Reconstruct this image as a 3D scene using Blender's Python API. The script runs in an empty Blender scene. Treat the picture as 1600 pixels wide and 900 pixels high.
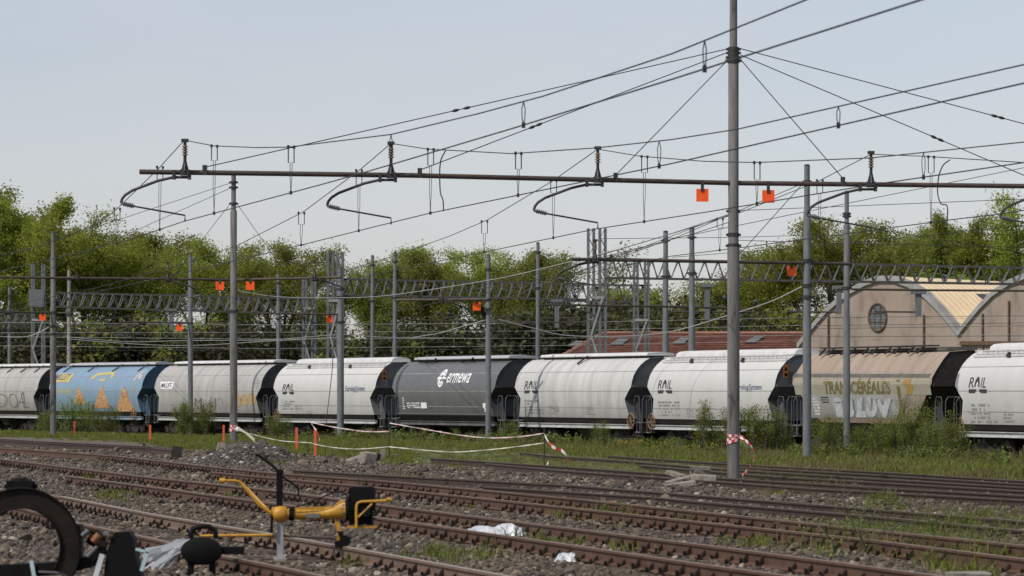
import bpy, bmesh, math, random
import numpy as np
from mathutils import Vector, Matrix
from mathutils.bvhtree import BVHTree

C = bpy.context.scene
COL = C.collection
F = 5800.0      # focal length of the photograph in its own pixels
H = 2.0         # camera height above the rail heads
HY = 612.0      # row of the horizon in the photograph
R = math.radians

# ------------------------------------------------------------------ camera
cam_d = bpy.data.cameras.new('camera')
cam = bpy.data.objects.new('camera', cam_d)
COL.objects.link(cam)
cam.location = (0, 0, H)
cam.rotation_euler = (R(90), 0, 0)
cam_d.sensor_width = 36
cam_d.sensor_fit = 'HORIZONTAL'
cam_d.lens = F / 1600 * 36
cam_d.shift_y = (HY - 450) / 1600
cam_d.clip_start = 0.5
cam_d.clip_end = 20000
cam_d.dof.use_dof = True
cam_d.dof.focus_distance = 105
cam_d.dof.aperture_fstop = 4.2
C.camera = cam

# ------------------------------------------------------------------ light
SUN_EL = R(50)
SUN_H = Vector((-0.80, -0.60, 0)).normalized()
sun_dir = Vector((SUN_H.x * math.cos(SUN_EL), SUN_H.y * math.cos(SUN_EL), math.sin(SUN_EL)))
w = bpy.data.worlds.new('World')
C.world = w
w.use_nodes = True
nt = w.node_tree
bg = nt.nodes['Background']
sky = nt.nodes.new('ShaderNodeTexSky')
sky.sky_type = 'NISHITA'
sky.sun_disc = False
sky.sun_elevation = SUN_EL
sky.sun_rotation = math.atan2(SUN_H.x, SUN_H.y)
sky.air_density = 1.2
sky.dust_density = 0.6
sky.ozone_density = 2.0
sky.altitude = 100
hs_ = nt.nodes.new('ShaderNodeHueSaturation')       # thin high haze: the whole sky paler, evenly
hs_.inputs['Saturation'].default_value = 0.5
tint = nt.nodes.new('ShaderNodeMix')
tint.data_type = 'RGBA'
tint.blend_type = 'MULTIPLY'
tint.inputs[0].default_value = 1.0
tint.inputs[7].default_value = (0.95, 0.95, 1.06, 1)
nt.links.new(sky.outputs['Color'], hs_.inputs['Color'])
nt.links.new(hs_.outputs['Color'], tint.inputs[6])
# very thin high cloud over the whole sky
wtc = nt.nodes.new('ShaderNodeTexCoord')
wmp = nt.nodes.new('ShaderNodeMapping')
wmp.inputs['Scale'].default_value = (2.2, 2.2, 9.0)
wno = nt.nodes.new('ShaderNodeTexNoise')
wno.inputs['Scale'].default_value = 3.2
wno.inputs['Detail'].default_value = 5
wno.inputs['Roughness'].default_value = 0.55
wmr = nt.nodes.new('ShaderNodeMapRange')
wmr.inputs['From Min'].default_value = 0.38
wmr.inputs['From Max'].default_value = 0.68
wmr.inputs['To Max'].default_value = 0.45
wmx = nt.nodes.new('ShaderNodeMix')
wmx.data_type = 'RGBA'
wmx.inputs[7].default_value = (5.75, 5.95, 6.2, 1)
nt.links.new(wtc.outputs['Generated'], wmp.inputs['Vector'])
nt.links.new(wmp.outputs['Vector'], wno.inputs['Vector'])
nt.links.new(wno.outputs['Fac'], wmr.inputs['Value'])
nt.links.new(wmr.outputs[0], wmx.inputs[0])
nt.links.new(tint.outputs[2], wmx.inputs[6])
nt.links.new(wmx.outputs[2], bg.inputs['Color'])
bg.inputs['Strength'].default_value = 0.11
sl = bpy.data.lights.new('sun', 'SUN')
sl.energy = 3.4
sl.angle = R(0.6)
sl.color = (1.0, 0.93, 0.82)
so = bpy.data.objects.new('sun', sl)
COL.objects.link(so)
so.location = (-60, -20, 80)
so.rotation_euler = sun_dir.to_track_quat('Z', 'Y').to_euler()
C.view_settings.view_transform = 'Standard'
C.view_settings.look = 'None'
C.view_settings.exposure = 0.0
C.view_settings.gamma = 1.0

# ------------------------------------------------------------------ pixel helpers
def P(px, py, Y):
    return Vector(((px - 800) * Y / F, Y, H - (py - HY) * Y / F))

def G(px, py, z=0.0):
    Y = F * (H - z) / (py - HY)
    return Vector(((px - 800) * Y / F, Y, z))

def lerp(a, b, t):
    return a + (b - a) * t

def interp(x, pts):
    xs = [p[0] for p in pts]
    ys = [p[1] for p in pts]
    return float(np.interp(x, xs, ys))

# ------------------------------------------------------------------ mesh builder
class MB:
    def __init__(self):
        self.v = []
        self.f = []
        self.m = []

    def add(self, vs, fs, mi=0):
        o = len(self.v)
        self.v.extend([tuple(p) for p in vs])
        for f in fs:
            self.f.append(tuple(i + o for i in f))
            self.m.append(mi)
        return self

    def box(self, c, s, rz=0.0, M=None, taper=1.0, mi=0):
        hx, hy, hz = s[0] / 2, s[1] / 2, s[2] / 2
        vs = [Vector((x * hx * (taper if z > 0 else 1), y * hy * (taper if z > 0 else 1), z * hz))
              for z in (-1, 1) for x, y in ((-1, -1), (1, -1), (1, 1), (-1, 1))]
        M = M or Matrix.Rotation(rz, 3, 'Z')
        c = Vector(c)
        vs = [M @ p + c for p in vs]
        return self.add(vs, [(3, 2, 1, 0), (4, 5, 6, 7), (0, 1, 5, 4), (1, 2, 6, 5), (2, 3, 7, 6), (3, 0, 4, 7)], mi)

    def tube(self, pts, r, n=8, cap=True, mi=0):
        pts = [Vector(p) for p in pts]
        rs = r if isinstance(r, (list, tuple)) else [r] * len(pts)
        k = len(pts)
        vs = []
        up = None
        for i, p in enumerate(pts):
            a = pts[max(i - 1, 0)]
            b = pts[min(i + 1, k - 1)]
            t = (b - a)
            if t.length < 1e-9:
                t = Vector((0, 0, 1))
            t.normalize()
            if up is None:
                up = Vector((0, 0, 1)) if abs(t.z) < 0.9 else Vector((1, 0, 0))
            s = t.cross(up)
            if s.length < 1e-6:
                s = t.orthogonal()
            s.normalize()
            up = s.cross(t).normalized()
            for j in range(n):
                an = 2 * math.pi * j / n
                vs.append(p + (s * math.cos(an) + up * math.sin(an)) * rs[i])
        fs = []
        for i in range(k - 1):
            for j in range(n):
                a = i * n + j
                b = i * n + (j + 1) % n
                fs.append((a, b, b + n, a + n))
        if cap:
            fs.append(tuple(range(n - 1, -1, -1)))
            fs.append(tuple(range((k - 1) * n, k * n)))
        return self.add(vs, fs, mi)

    def bar(self, a, b, wd, dp, mi=0):
        a, b = Vector(a), Vector(b)
        t = b - a
        L = t.length
        q = t.to_track_quat('X', 'Z').to_matrix()
        return self.box((a + b) / 2, (L, wd, dp), M=q, mi=mi)

    def prism(self, poly, off, mi=0):
        """polygon (list of Vectors) pushed by the vector off"""
        n = len(poly)
        off = Vector(off)
        vs = [Vector(p) for p in poly] + [Vector(p) + off for p in poly]
        fs = [tuple(range(n - 1, -1, -1)), tuple(range(n, 2 * n))]
        for i in range(n):
            j = (i + 1) % n
            fs.append((i, j, j + n, i + n))
        return self.add(vs, fs, mi)

    def ball(self, c, r, nu=12, nv=8, sc=(1, 1, 1), mi=0):
        c = Vector(c)
        vs = [c + Vector((0, 0, r * sc[2]))]
        for i in range(1, nv):
            th = math.pi * i / nv
            for j in range(nu):
                ph = 2 * math.pi * j / nu
                vs.append(c + Vector((r * sc[0] * math.sin(th) * math.cos(ph), r * sc[1] * math.sin(th) * math.sin(ph), r * sc[2] * math.cos(th))))
        vs.append(c - Vector((0, 0, r * sc[2])))
        fs = [(0, 1 + j, 1 + (j + 1) % nu) for j in range(nu)]
        for i in range(nv - 2):
            for j in range(nu):
                a = 1 + i * nu + j
                b = 1 + i * nu + (j + 1) % nu
                fs.append((a, a + nu, b + nu, b))
        l = len(vs) - 1
        o = 1 + (nv - 2) * nu
        fs += [(l, o + (j + 1) % nu, o + j) for j in range(nu)]
        return self.add(vs, fs, mi)

    def mesh(self, name, mats, smooth=False):
        me = bpy.data.meshes.new(name)
        me.from_pydata(self.v, [], self.f)
        if not isinstance(mats, (list, tuple)):
            mats = [mats]
        for m in mats:
            me.materials.append(m)
        if len(mats) > 1:
            me.polygons.foreach_set('material_index', self.m)
        if smooth:
            me.polygons.foreach_set('use_smooth', [True] * len(me.polygons))
        me.update()
        if smooth:
            try:
                me.set_sharp_from_angle(angle=R(40))
            except Exception:
                pass
        return me

def link(name, me, parent=None):
    o = bpy.data.objects.new(name, me)
    COL.objects.link(o)
    if parent is not None:
        o.parent = parent
    return o

def world_loc(o):
    v = Vector(o.location)
    p = o.parent
    while p is not None:
        v = v + Vector(p.location)
        p = p.parent
    return v

def part(name, mb, mats, parent, smooth=False, local=False, label=None, stuff=False):
    """mesh part; verts given in world coordinates (root without rotation) unless local"""
    if not local:
        off = world_loc(parent)
        mb.v = [(p[0] - off.x, p[1] - off.y, p[2] - off.z) for p in mb.v]
    o = link(name, mb.mesh(name, mats, smooth), parent)
    if label:
        o['label'] = label
    if stuff:
        o['kind'] = 'stuff'
    return o

def tag(o, label, cat, group=None):
    o['label'] = label
    o['category'] = cat
    if group:
        o['group'] = group
    return o

def thing(name, label, cat, loc, group=None, rz=0.0):
    o = bpy.data.objects.new(name, None)
    o.empty_display_size = 0.3
    COL.objects.link(o)
    o.location = loc
    o.rotation_euler = (0, 0, rz)
    return tag(o, label, cat, group)

def solo(name, mb, mats, loc, label, cat, group=None, smooth=False):
    """a thing that is one mesh, verts in world coordinates"""
    loc = Vector(loc)
    mb.v = [(p[0] - loc.x, p[1] - loc.y, p[2] - loc.z) for p in mb.v]
    o = link(name, mb.mesh(name, mats, smooth))
    o.location = loc
    return tag(o, label, cat, group)

# ------------------------------------------------------------------ materials
def new_mat(name):
    m = bpy.data.materials.new(name)
    m.use_nodes = True
    n = m.node_tree.nodes
    return m, m.node_tree, n['Principled BSDF']

def ramp(nt, fac, stops):
    r = nt.nodes.new('ShaderNodeValToRGB')
    e = r.color_ramp.elements
    while len(e) < len(stops):
        e.new(0.5)
    for i, (p, c) in enumerate(stops):
        e[i].position = p
        e[i].color = (c[0], c[1], c[2], 1)
    nt.links.new(fac, r.inputs['Fac'])
    return r.outputs['Color']

def noise(nt, scale, detail=4, rough=0.6, coord='Object', stretch=None):
    tc = nt.nodes.new('ShaderNodeTexCoord')
    n = nt.nodes.new('ShaderNodeTexNoise')
    n.inputs['Scale'].default_value = scale
    n.inputs['Detail'].default_value = detail
    n.inputs['Roughness'].default_value = rough
    src = tc.outputs[coord]
    if stretch:
        mp = nt.nodes.new('ShaderNodeMapping')
        mp.inputs['Scale'].default_value = stretch
        nt.links.new(src, mp.inputs['Vector'])
        src = mp.outputs['Vector']
    nt.links.new(src, n.inputs['Vector'])
    return n.outputs['Fac']

def mixc(nt, fac, a, b, mode='MIX'):
    m = nt.nodes.new('ShaderNodeMix')
    m.data_type = 'RGBA'
    m.blend_type = mode
    for sock, v in ((m.inputs[0], fac), (m.inputs[6], a), (m.inputs[7], b)):
        if hasattr(v, 'is_linked') or hasattr(v, 'links'):
            nt.links.new(v, sock)
        elif isinstance(v, (int, float)):
            sock.default_value = v
        else:
            sock.default_value = (v[0], v[1], v[2], 1)
    return m.outputs[2]

def bump(nt, bsdf, fac, strength=0.3, dist=0.02):
    b = nt.nodes.new('ShaderNodeBump')
    b.inputs['Strength'].default_value = strength
    b.inputs['Distance'].default_value = dist
    nt.links.new(fac, b.inputs['Height'])
    nt.links.new(b.outputs['Normal'], bsdf.inputs['Normal'])

def mottled(name, stops, scale=6, rough=0.8, metal=0.0, stretch=None, bmp=0.0, detail=5):
    m, nt, b = new_mat(name)
    f = noise(nt, scale, detail, 0.65, stretch=stretch)
    col = ramp(nt, f, stops)
    nt.links.new(col, b.inputs['Base Color'])
    b.inputs['Roughness'].default_value = rough
    b.inputs['Metallic'].default_value = metal
    if bmp:
        bump(nt, b, f, bmp)
    return m

def plain(name, c, rough=0.6, metal=0.0):
    return mottled(name, [(0.3, [x * 0.85 for x in c]), (0.7, [min(1, x * 1.1) for x in c])], 9, rough, metal)

def wagon_paint(name, base, dirt, amount=0.5, rough=0.5, low=1.43, high=4.0):
    """painted sheet: streaky grime running down, more dirt low on the side, rust specks"""
    m, nt, b = new_mat(name)
    f1 = noise(nt, 1.0, 6, 0.7, stretch=(1.8, 0.25, 0.22))
    f2 = noise(nt, 0.7, 4, 0.6)
    c = ramp(nt, f1, [(0.36, [lerp(base[i], dirt[i], amount) for i in range(3)]), (0.62, base)])
    c2 = mixc(nt, f2, c, [x * 0.86 for x in base])
    tc = nt.nodes.new('ShaderNodeTexCoord')
    sp = nt.nodes.new('ShaderNodeSeparateXYZ')
    nt.links.new(tc.outputs['Object'], sp.inputs[0])
    f3 = noise(nt, 2.2, 5, 0.7, stretch=(1, 1, 0.5))
    ad = nt.nodes.new('ShaderNodeMath')
    ad.operation = 'MULTIPLY_ADD'
    ad.inputs[1].default_value = -0.9
    nt.links.new(f3, ad.inputs[0])
    nt.links.new(sp.outputs['Z'], ad.inputs[2])
    mr = nt.nodes.new('ShaderNodeMapRange')
    mr.inputs['From Min'].default_value = low + 0.35
    mr.inputs['From Max'].default_value = low - 0.6
    nt.links.new(ad.outputs[0], mr.inputs['Value'])
    mu = nt.nodes.new('ShaderNodeMath')
    mu.operation = 'MULTIPLY'
    mu.inputs[1].default_value = min(1.0, 0.45 + amount * 0.5)
    nt.links.new(mr.outputs[0], mu.inputs[0])
    c3 = mixc(nt, mu.outputs[0], c2, dirt)
    fd = noise(nt, .9, 2, .5)
    bump(nt, b, fd, .25, .06)
    nt.links.new(c3, b.inputs['Base Color'])
    b.inputs['Roughness'].default_value = rough
    return m

def leaf_mat(name, c1, c2, c3, trans=0.35):
    m, nt, b = new_mat(name)
    f = noise(nt, 0.55, 3, 0.6)
    f2 = noise(nt, 9, 2, 0.5)
    oi = nt.nodes.new('ShaderNodeObjectInfo')
    col = ramp(nt, f, [(0.32, c1), (0.5, c2), (0.68, c3)])
    col2 = mixc(nt, f2, col, [x * 0.7 for x in c2])
    hs = nt.nodes.new('ShaderNodeHueSaturation')
    mr = nt.nodes.new('ShaderNodeMapRange')
    mr.inputs['To Min'].default_value = 0.78
    mr.inputs['To Max'].default_value = 1.32
    nt.links.new(oi.outputs['Random'], mr.inputs['Value'])
    nt.links.new(mr.outputs[0], hs.inputs['Value'])
    mr2 = nt.nodes.new('ShaderNodeMapRange')
    mr2.inputs['To Min'].default_value = 0.488
    mr2.inputs['To Max'].default_value = 0.515
    nt.links.new(oi.outputs['Random'], mr2.inputs['Value'])
    nt.links.new(mr2.outputs[0], hs.inputs['Hue'])
    nt.links.new(col2, hs.inputs['Color'])
    nt.links.new(hs.outputs['Color'], b.inputs['Base Color'])
    b.inputs['Roughness'].default_value = 0.7
    tr = nt.nodes.new('ShaderNodeBsdfTranslucent')
    nt.links.new(hs.outputs['Color'], tr.inputs['Color'])
    ms = nt.nodes.new('ShaderNodeMixShader')
    ms.inputs[0].default_value = trans
    out = nt.nodes['Material Output']
    nt.links.new(b.outputs[0], ms.inputs[1])
    nt.links.new(tr.outputs[0], ms.inputs[2])
    nt.links.new(ms.outputs[0], out.inputs['Surface'])
    return m

def stone_mat(name, stops):
    m, nt, b = new_mat(name)
    oi = nt.nodes.new('ShaderNodeObjectInfo')
    col = ramp(nt, oi.outputs['Random'], stops)
    f = noise(nt, 14, 3, 0.6)
    pn = nt.nodes.new('ShaderNodeTexNoise')
    pn.inputs['Scale'].default_value = .45
    pn.inputs['Detail'].default_value = 5
    nt.links.new(oi.outputs['Location'], pn.inputs['Vector'])
    pm = nt.nodes.new('ShaderNodeMapRange')
    pm.inputs['From Min'].default_value = .46
    pm.inputs['From Max'].default_value = .66
    pm.inputs['To Max'].default_value = .65
    nt.links.new(pn.outputs['Fac'], pm.inputs['Value'])
    col = mixc(nt, pm.outputs[0], col, (.15, .095, .055))
    c2 = mixc(nt, f, col, [0.05, 0.045, 0.04])
    nt.links.new(c2, b.inputs['Base Color'])
    b.inputs['Roughness'].default_value = 0.9
    return m

def rail_mat(name, worn, rust1, rust2):
    m, nt, b = new_mat(name)
    f = noise(nt, 5, 5, 0.7)
    fl = noise(nt, 0.35, 3, 0.6)
    rc = ramp(nt, f, [(0.3, rust1), (0.7, rust2)])
    g = nt.nodes.new('ShaderNodeNewGeometry')
    sp = nt.nodes.new('ShaderNodeSeparateXYZ')
    nt.links.new(g.outputs['Normal'], sp.inputs[0])
    mr = nt.nodes.new('ShaderNodeMapRange')
    mr.inputs['From Min'].default_value = 0.75
    mr.inputs['From Max'].default_value = 0.97
    nt.links.new(sp.outputs['Z'], mr.inputs['Value'])
    tc = nt.nodes.new('ShaderNodeTexCoord')
    sp2 = nt.nodes.new('ShaderNodeSeparateXYZ')
    nt.links.new(tc.outputs['Object'], sp2.inputs[0])
    gt = nt.nodes.new('ShaderNodeMath')
    gt.operation = 'GREATER_THAN'
    gt.inputs[1].default_value = -0.03
    nt.links.new(sp2.outputs['Z'], gt.inputs[0])
    mu = nt.nodes.new('ShaderNodeMath')
    mu.operation = 'MULTIPLY'
    nt.links.new(mr.outputs[0], mu.inputs[0])
    nt.links.new(gt.outputs[0], mu.inputs[1])
    wc = mixc(nt, fl, worn, [x * 0.55 for x in worn])
    col = mixc(nt, mu.outputs[0], rc, wc)
    nt.links.new(col, b.inputs['Base Color'])
    b.inputs['Roughness'].default_value = 0.62
    return m

M = {}
M['concrete'] = mottled('mast_concrete', [(0.25, (.13, .12, .11)), (0.5, (.25, .24, .225)), (0.75, (.33, .32, .30))], 3, .85, stretch=(2, 2, .35), bmp=.15)
M['concrete_old'] = mottled('mast_weathered', [(0.34, (.035, .032, .03)), (0.43, (.115, .112, .108)), (0.75, (.215, .208, .20))], 2.2, .9, stretch=(2.4, 2.4, .3), bmp=.2)
M['galv'] = mottled('galvanised_steel', [(0.3, (.09, .098, .105)), (0.7, (.165, .173, .18))], 4, .75, .0, stretch=(2, 2, .4))
M['galv_light'] = mottled('bright_galvanised_steel', [(0.3, (.22, .23, .235)), (0.7, (.33, .335, .335))], 4, .7, .0)
M['steel_dark'] = mottled('dark_painted_steel', [(0.3, (.028, .027, .028)), (0.7, (.055, .05, .046))], 6, .6, .2)
M['steel_rusty'] = mottled('rusty_tube_steel', [(0.3, (.045, .036, .030)), (0.7, (.10, .075, .058))], 4, .7, .1, stretch=(.6, .6, 2))
M['wire'] = plain('wire_metal', (.035, .035, .04), .55, .3)
M['wire_far'] = plain('pale_wire_metal', (.30, .31, .31), .5, .2)
M['ceramic'] = plain('brown_ceramic', (.15, .095, .06), .4)
M['blue_glass'] = plain('blue_insulator', (.015, .022, .05), .4)
M['orange'] = mottled('orange_plate', [(0.3, (.92, .085, .004)), (0.7, (.98, .12, .008))], 8, .55)
M['stake'] = mottled('orange_stake_paint', [(0.3, (.55, .075, .03)), (0.7, (.72, .13, .06))], 20, .6)
M['tape_red'] = plain('red_tape', (.55, .03, .035), .4)
M['tape_white'] = plain('white_tape', (.66, .61, .60), .5)
M['tape_cream'] = plain('yellowish_tape', (.55, .52, .40), .5)
M['rail'] = rail_mat('rail_steel', (.27, .20, .15), (.055, .028, .017), (.125, .062, .036))
M['rail_far'] = rail_mat('shadow_web_rail_steel', (.20, .155, .125), (.028, .017, .012), (.065, .038, .026))  # web rust darkened so its shadow sits in the colour
M['rail_pale'] = rail_mat('pale_rail_steel', (.40, .36, .32), (.11, .07, .05), (.2, .13, .09))
M['clip'] = mottled('oily_clip_steel', [(0.3, (.007, .005, .004)), (0.7, (.02, .013, .009))], 20, .75)
M['clip'].node_tree.nodes['Principled BSDF'].inputs['Specular IOR Level'].default_value = .2
M['sleeper'] = mottled('sleeper_wood', [(0.3, (.05, .036, .028)), (0.7, (.13, .085, .06))], 8, .9, bmp=.3)
M['slab'] = mottled('old_concrete', [(0.3, (.13, .115, .095)), (0.7, (.31, .28, .235))], 7, .9, bmp=.3)
M['timber_dark'] = mottled('tarred_timber', [(0.3, (.018, .014, .012)), (0.7, (.05, .04, .034))], 7, .85)
M['yellow'] = mottled('machine_yellow', [(0.25, (.10, .055, .02)), (0.38, (.36, .175, .014)), (0.6, (.50, .26, .02)), (0.8, (.58, .33, .04))], 9, .5)
M['black'] = mottled('black_metal', [(0.3, (.0025, .0025, .0025)), (0.7, (.006, .006, .006))], 8, .7)
M['black'].node_tree.nodes['Principled BSDF'].inputs['Specular IOR Level'].default_value = .15
M['black_brown'] = mottled('grimy_black_metal', [(0.3, (.005, .0045, .004)), (0.7, (.024, .016, .010))], 5, .6)
M['black_brown'].node_tree.nodes['Principled BSDF'].inputs['Specular IOR Level'].default_value = .15
M['plastic_white'] = mottled('white_plastic_film', [(0.3, (.42, .44, .47)), (0.7, (.60, .62, .64))], 3, .35)
M['strap_blue'] = plain('pale_blue_strap', (.42, .55, .58), .5)
M['rust_orange'] = plain('rusty_orange_metal', (.24, .10, .045), .8)
M['hand_wheel'] = plain('ochre_handwheel', (.20, .12, .07), .8)
M['stone'] = stone_mat('ballast_stone', [(0.0, (.040, .031, .022)), (0.30, (.085, .066, .047)), (0.58, (.142, .108, .077)), (0.80, (.235, .178, .125)), (0.92, (.38, .285, .195)), (1.0, (.62, .55, .46))])
M['stone_dark'] = stone_mat('dark_ballast_stone', [(0.0, (.035, .031, .028)), (0.5, (.08, .070, .061)), (0.9, (.16, .137, .115)), (1.0, (.40, .36, .31))])
M['grass'] = leaf_mat('grass_blades', (.115, .135, .016), (.17, .19, .026), (.22, .225, .048), .35)
M['grass_dry'] = leaf_mat('dry_weeds', (.15, .105, .05), (.20, .16, .065), (.17, .18, .045), .35)
M['weed'] = leaf_mat('weed_leaves', (.09, .12, .018), (.14, .175, .027), (.19, .22, .04), .35)
M['flower'] = plain('yellow_petals', (.55, .42, .03), .6)
M['leaf_a'] = leaf_mat('spring_leaves', (.18, .215, .022), (.27, .305, .034), (.36, .385, .06), .48)
M['leaf_b'] = leaf_mat('olive_spring_leaves', (.15, .175, .028), (.235, .255, .044), (.32, .325, .075), .48)
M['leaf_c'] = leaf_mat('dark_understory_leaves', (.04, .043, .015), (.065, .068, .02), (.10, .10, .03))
M['leaf_shrub'] = leaf_mat('fresh_shrub_leaves', (.13, .175, .02), (.20, .25, .03), (.27, .31, .05), .45)
M['bark'] = mottled('bark', [(0.3, (.035, .028, .022)), (0.7, (.095, .08, .065))], 5, .95, stretch=(2, 2, .5))
M['bark_grey'] = mottled('grey_bark', [(0.3, (.06, .05, .042)), (0.7, (.15, .13, .115))], 5, .95, stretch=(2, 2, .5))

# ------------------------------------------------------------------ geometry of the train line (a gentle curve)
def train_hp(px):               # wagon height in photo pixels along the train
    return 84.0 * math.exp(px / 2741.0)

def train_side(px):             # nearest side of the train at that column
    Y = F * 3.25 / train_hp(px)
    return Vector(((px - 800) * Y / F, Y, 0))

TRAIN_Z = -0.56
side_pts = [train_side(x) for x in range(-500, 2101, 50)]
train_mid = []
for i, p in enumerate(side_pts):
    d = (side_pts[min(i + 1, len(side_pts) - 1)] - side_pts[max(i - 1, 0)]).normalized()
    train_mid.append(p + Vector((-d.y, d.x, 0)) * 1.5)
tm = np.array([(p.x, p.y) for p in train_mid])

def train_dist(X, Y):
    """distance to the train's centre line, numpy arrays"""
    best = np.full(np.shape(X), 1e9)
    for a, b in zip(tm[:-1], tm[1:]):
        d = b - a
        t = np.clip(((X - a[0]) * d[0] + (Y - a[1]) * d[1]) / (d @ d), 0, 1)
        best = np.minimum(best, np.hypot(X - a[0] - t * d[0], Y - a[1] - t * d[1]))
    return best

# ------------------------------------------------------------------ value noise in numpy
_rng = np.random.default_rng(11)
_tab = _rng.random((256, 256))

def vnoise(X, Y, s):
    x, y = np.asarray(X) * s, np.asarray(Y) * s
    xi, yi = np.floor(x).astype(int), np.floor(y).astype(int)
    fx, fy = x - xi, y - yi
    fx, fy = fx * fx * (3 - 2 * fx), fy * fy * (3 - 2 * fy)
    g = lambda a, b: _tab[a % 256, b % 256]
    return (g(xi, yi) * (1 - fx) + g(xi + 1, yi) * fx) * (1 - fy) + (g(xi, yi + 1) * (1 - fx) + g(xi + 1, yi + 1) * fx) * fy

def fbm(X, Y, s):
    return (vnoise(X, Y, s) * .5 + vnoise(X + 37, Y + 11, s * 2.1) * .3 + vnoise(X + 5, Y + 71, s * 4.3) * .2)

GZ = -0.22
def gz(X, Y):
    X, Y = np.asarray(X, float), np.asarray(Y, float)
    d = train_dist(X, Y)
    # behind the train the yard stays at the train's level
    t = np.clip((9.0 - d) / 5.5, 0, 1)
    dip = t * t * (3 - 2 * t) * 0.55
    sid = np.interp(Y, tm[::-1, 1], tm[::-1, 0])
    dip = np.where(X > sid, 0.55, dip)
    px = 800 + F * X / np.maximum(Y, 1)
    py = HY + F * (H - GZ) / np.maximum(Y, 1)
    e = np.interp(px, [p[0] for p in GRASS_EDGE], [p[1] for p in GRASS_EDGE])
    up = np.clip((e - py) / 8.0 + .3, 0, 1) * .10 * np.clip((px - 300) / 300, 0, 1)
    cc = X + .279 * Y                   # the sidings lie half buried between these offsets
    up = np.maximum(up, .085 * np.clip((cc - 21.4) / .8, 0, 1) * np.clip((px - 640) / 250, 0, 1) * np.clip((cc - 15), 0, 1))
    return GZ - dip + up * (dip < .05) + (fbm(X, Y, .35) - .5) * .10

def ginv(px, py):
    g = G(px, py, GZ)
    return g.x, g.y

# front edge of the grass, from the left edge of the yard to the right, and single patches, as places on the ground
GRASS_EDGE = [(-400, 671), (0, 681), (80, 684), (210, 690), (285, 704), (330, 704), (460, 711), (560, 717), (620, 726), (700, 730), (830, 741), (900, 744), (1000, 752), (1060, 757), (1120, 752), (1170, 760), (1300, 766), (1400, 760), (1480, 757), (1600, 762), (1900, 775)]
PATCHES = [(1250, 773, 75, 11, 1), (925, 806, 75, 8, .8), (710, 771, 50, 7, .45), (500, 757, 50, 6, .4), (700, 872, 80, 12, .6), (560, 880, 60, 9, .5), (830, 766, 60, 5, .5), (420, 722, 60, 4, .4), (1010, 820, 90, 7, .45), (760, 790, 60, 6, .3),
           (820, 852, 90, 9, .35), (1570, 818, 50, 9, .8), (1420, 845, 190, 28, .75), (1530, 880, 110, 25, .7), (180, 779, 30, 7, .5), (1080, 757, 60, 8, .8),
           (470, 862, 50, 8, .3), (1000, 868, 60, 8, .4), (140, 745, 25, 5, .6), (1240, 853, 120, 8, .5), (640, 745, 40, 5, .3), (330, 775, 60, 6, .25)]

SIDINGS = (35.0, 33.5, 32.4, 31.0, 29.2, 27.8, 23.8, 22.4)
def green(X, Y):
    X, Y = np.asarray(X, float), np.asarray(Y, float)
    px = 800 + F * X / Y
    py = HY + F * (H - GZ) / Y
    n = fbm(X, Y, .9)
    e = np.interp(px, [p[0] for p in GRASS_EDGE], [p[1] for p in GRASS_EDGE])
    g = np.clip((e - py) / 5.0 + .5 + (n - .5) * 2.2, 0, 1)
    for cx, cy, rx, ry, a in PATCHES:
        d = np.hypot((px - cx) / rx, (py - cy) / ry)
        g = np.maximum(g, np.clip((1.25 - d) * 1.8 + (n - .5) * 2.5, 0, 1) * a)
    g = np.where(Y < 30, .4, g)
    return g

# ------------------------------------------------------------------ ground sheet
def build_ground():
    xs = np.concatenate([[-9000, -3000, -900, -300, -140, -90], np.arange(-64, 74.1, .6), [95, 150, 320, 900, 3000, 9000]])
    ys = np.concatenate([[-300, -60, 0, 18], np.arange(30, 240.1, .6), np.arange(246, 330, 6), [380, 500, 900, 2000, 5000, 12000]])
    XX, YY = np.meshgrid(xs, ys)
    ZZ = gz(XX, np.maximum(YY, 1.0))
    nx, ny = len(xs), len(ys)
    me = bpy.data.meshes.new('ground')
    co = np.stack([XX, YY, ZZ], -1).reshape(-1, 3)
    idx = np.arange(nx * ny).reshape(ny, nx)
    q = np.stack([idx[:-1, :-1], idx[:-1, 1:], idx[1:, 1:], idx[1:, :-1]], -1).reshape(-1, 4)
    me.vertices.add(len(co))
    me.vertices.foreach_set('co', co.ravel())
    me.loops.add(q.size)
    me.loops.foreach_set('vertex_index', q.ravel().astype(np.int32))
    me.polygons.add(len(q))
    me.polygons.foreach_set('loop_start', np.arange(0, q.size, 4, dtype=np.int32))
    me.polygons.foreach_set('loop_total', np.full(len(q), 4, dtype=np.int32))
    me.update()
    me.polygons.foreach_set('use_smooth', [True] * len(q))
    at = me.attributes.new('green', 'FLOAT', 'POINT')
    gr = green(co[:, 0], np.maximum(co[:, 1], 1.0))
    at.data.foreach_set('value', gr.astype(np.float32))
    m, nt, b = new_mat('yard_ground')
    a = nt.nodes.new('ShaderNodeAttribute')
    a.attribute_name = 'green'
    f1 = noise(nt, 9, 6, .7)
    f2 = noise(nt, .8, 4, .6)
    grav = ramp(nt, f1, [(.3, (.04, .033, .027)), (.55, (.10, .082, .065)), (.75, (.18, .15, .12))])
    grav2 = mixc(nt, f2, grav, (.13, .10, .08))
    soil = ramp(nt, f2, [(.3, (.055, .075, .012)), (.55, (.085, .105, .018)), (.75, (.105, .085, .035))])
    c = mixc(nt, a.outputs['Fac'], grav2, soil)
    nt.links.new(c, b.inputs['Base Color'])
    b.inputs['Roughness'].default_value = .95
    bump(nt, b, f1, .6, .05)
    me.materials.append(m)
    o = link('ground', me)
    o['kind'] = 'structure'
    return o
build_ground()

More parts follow.
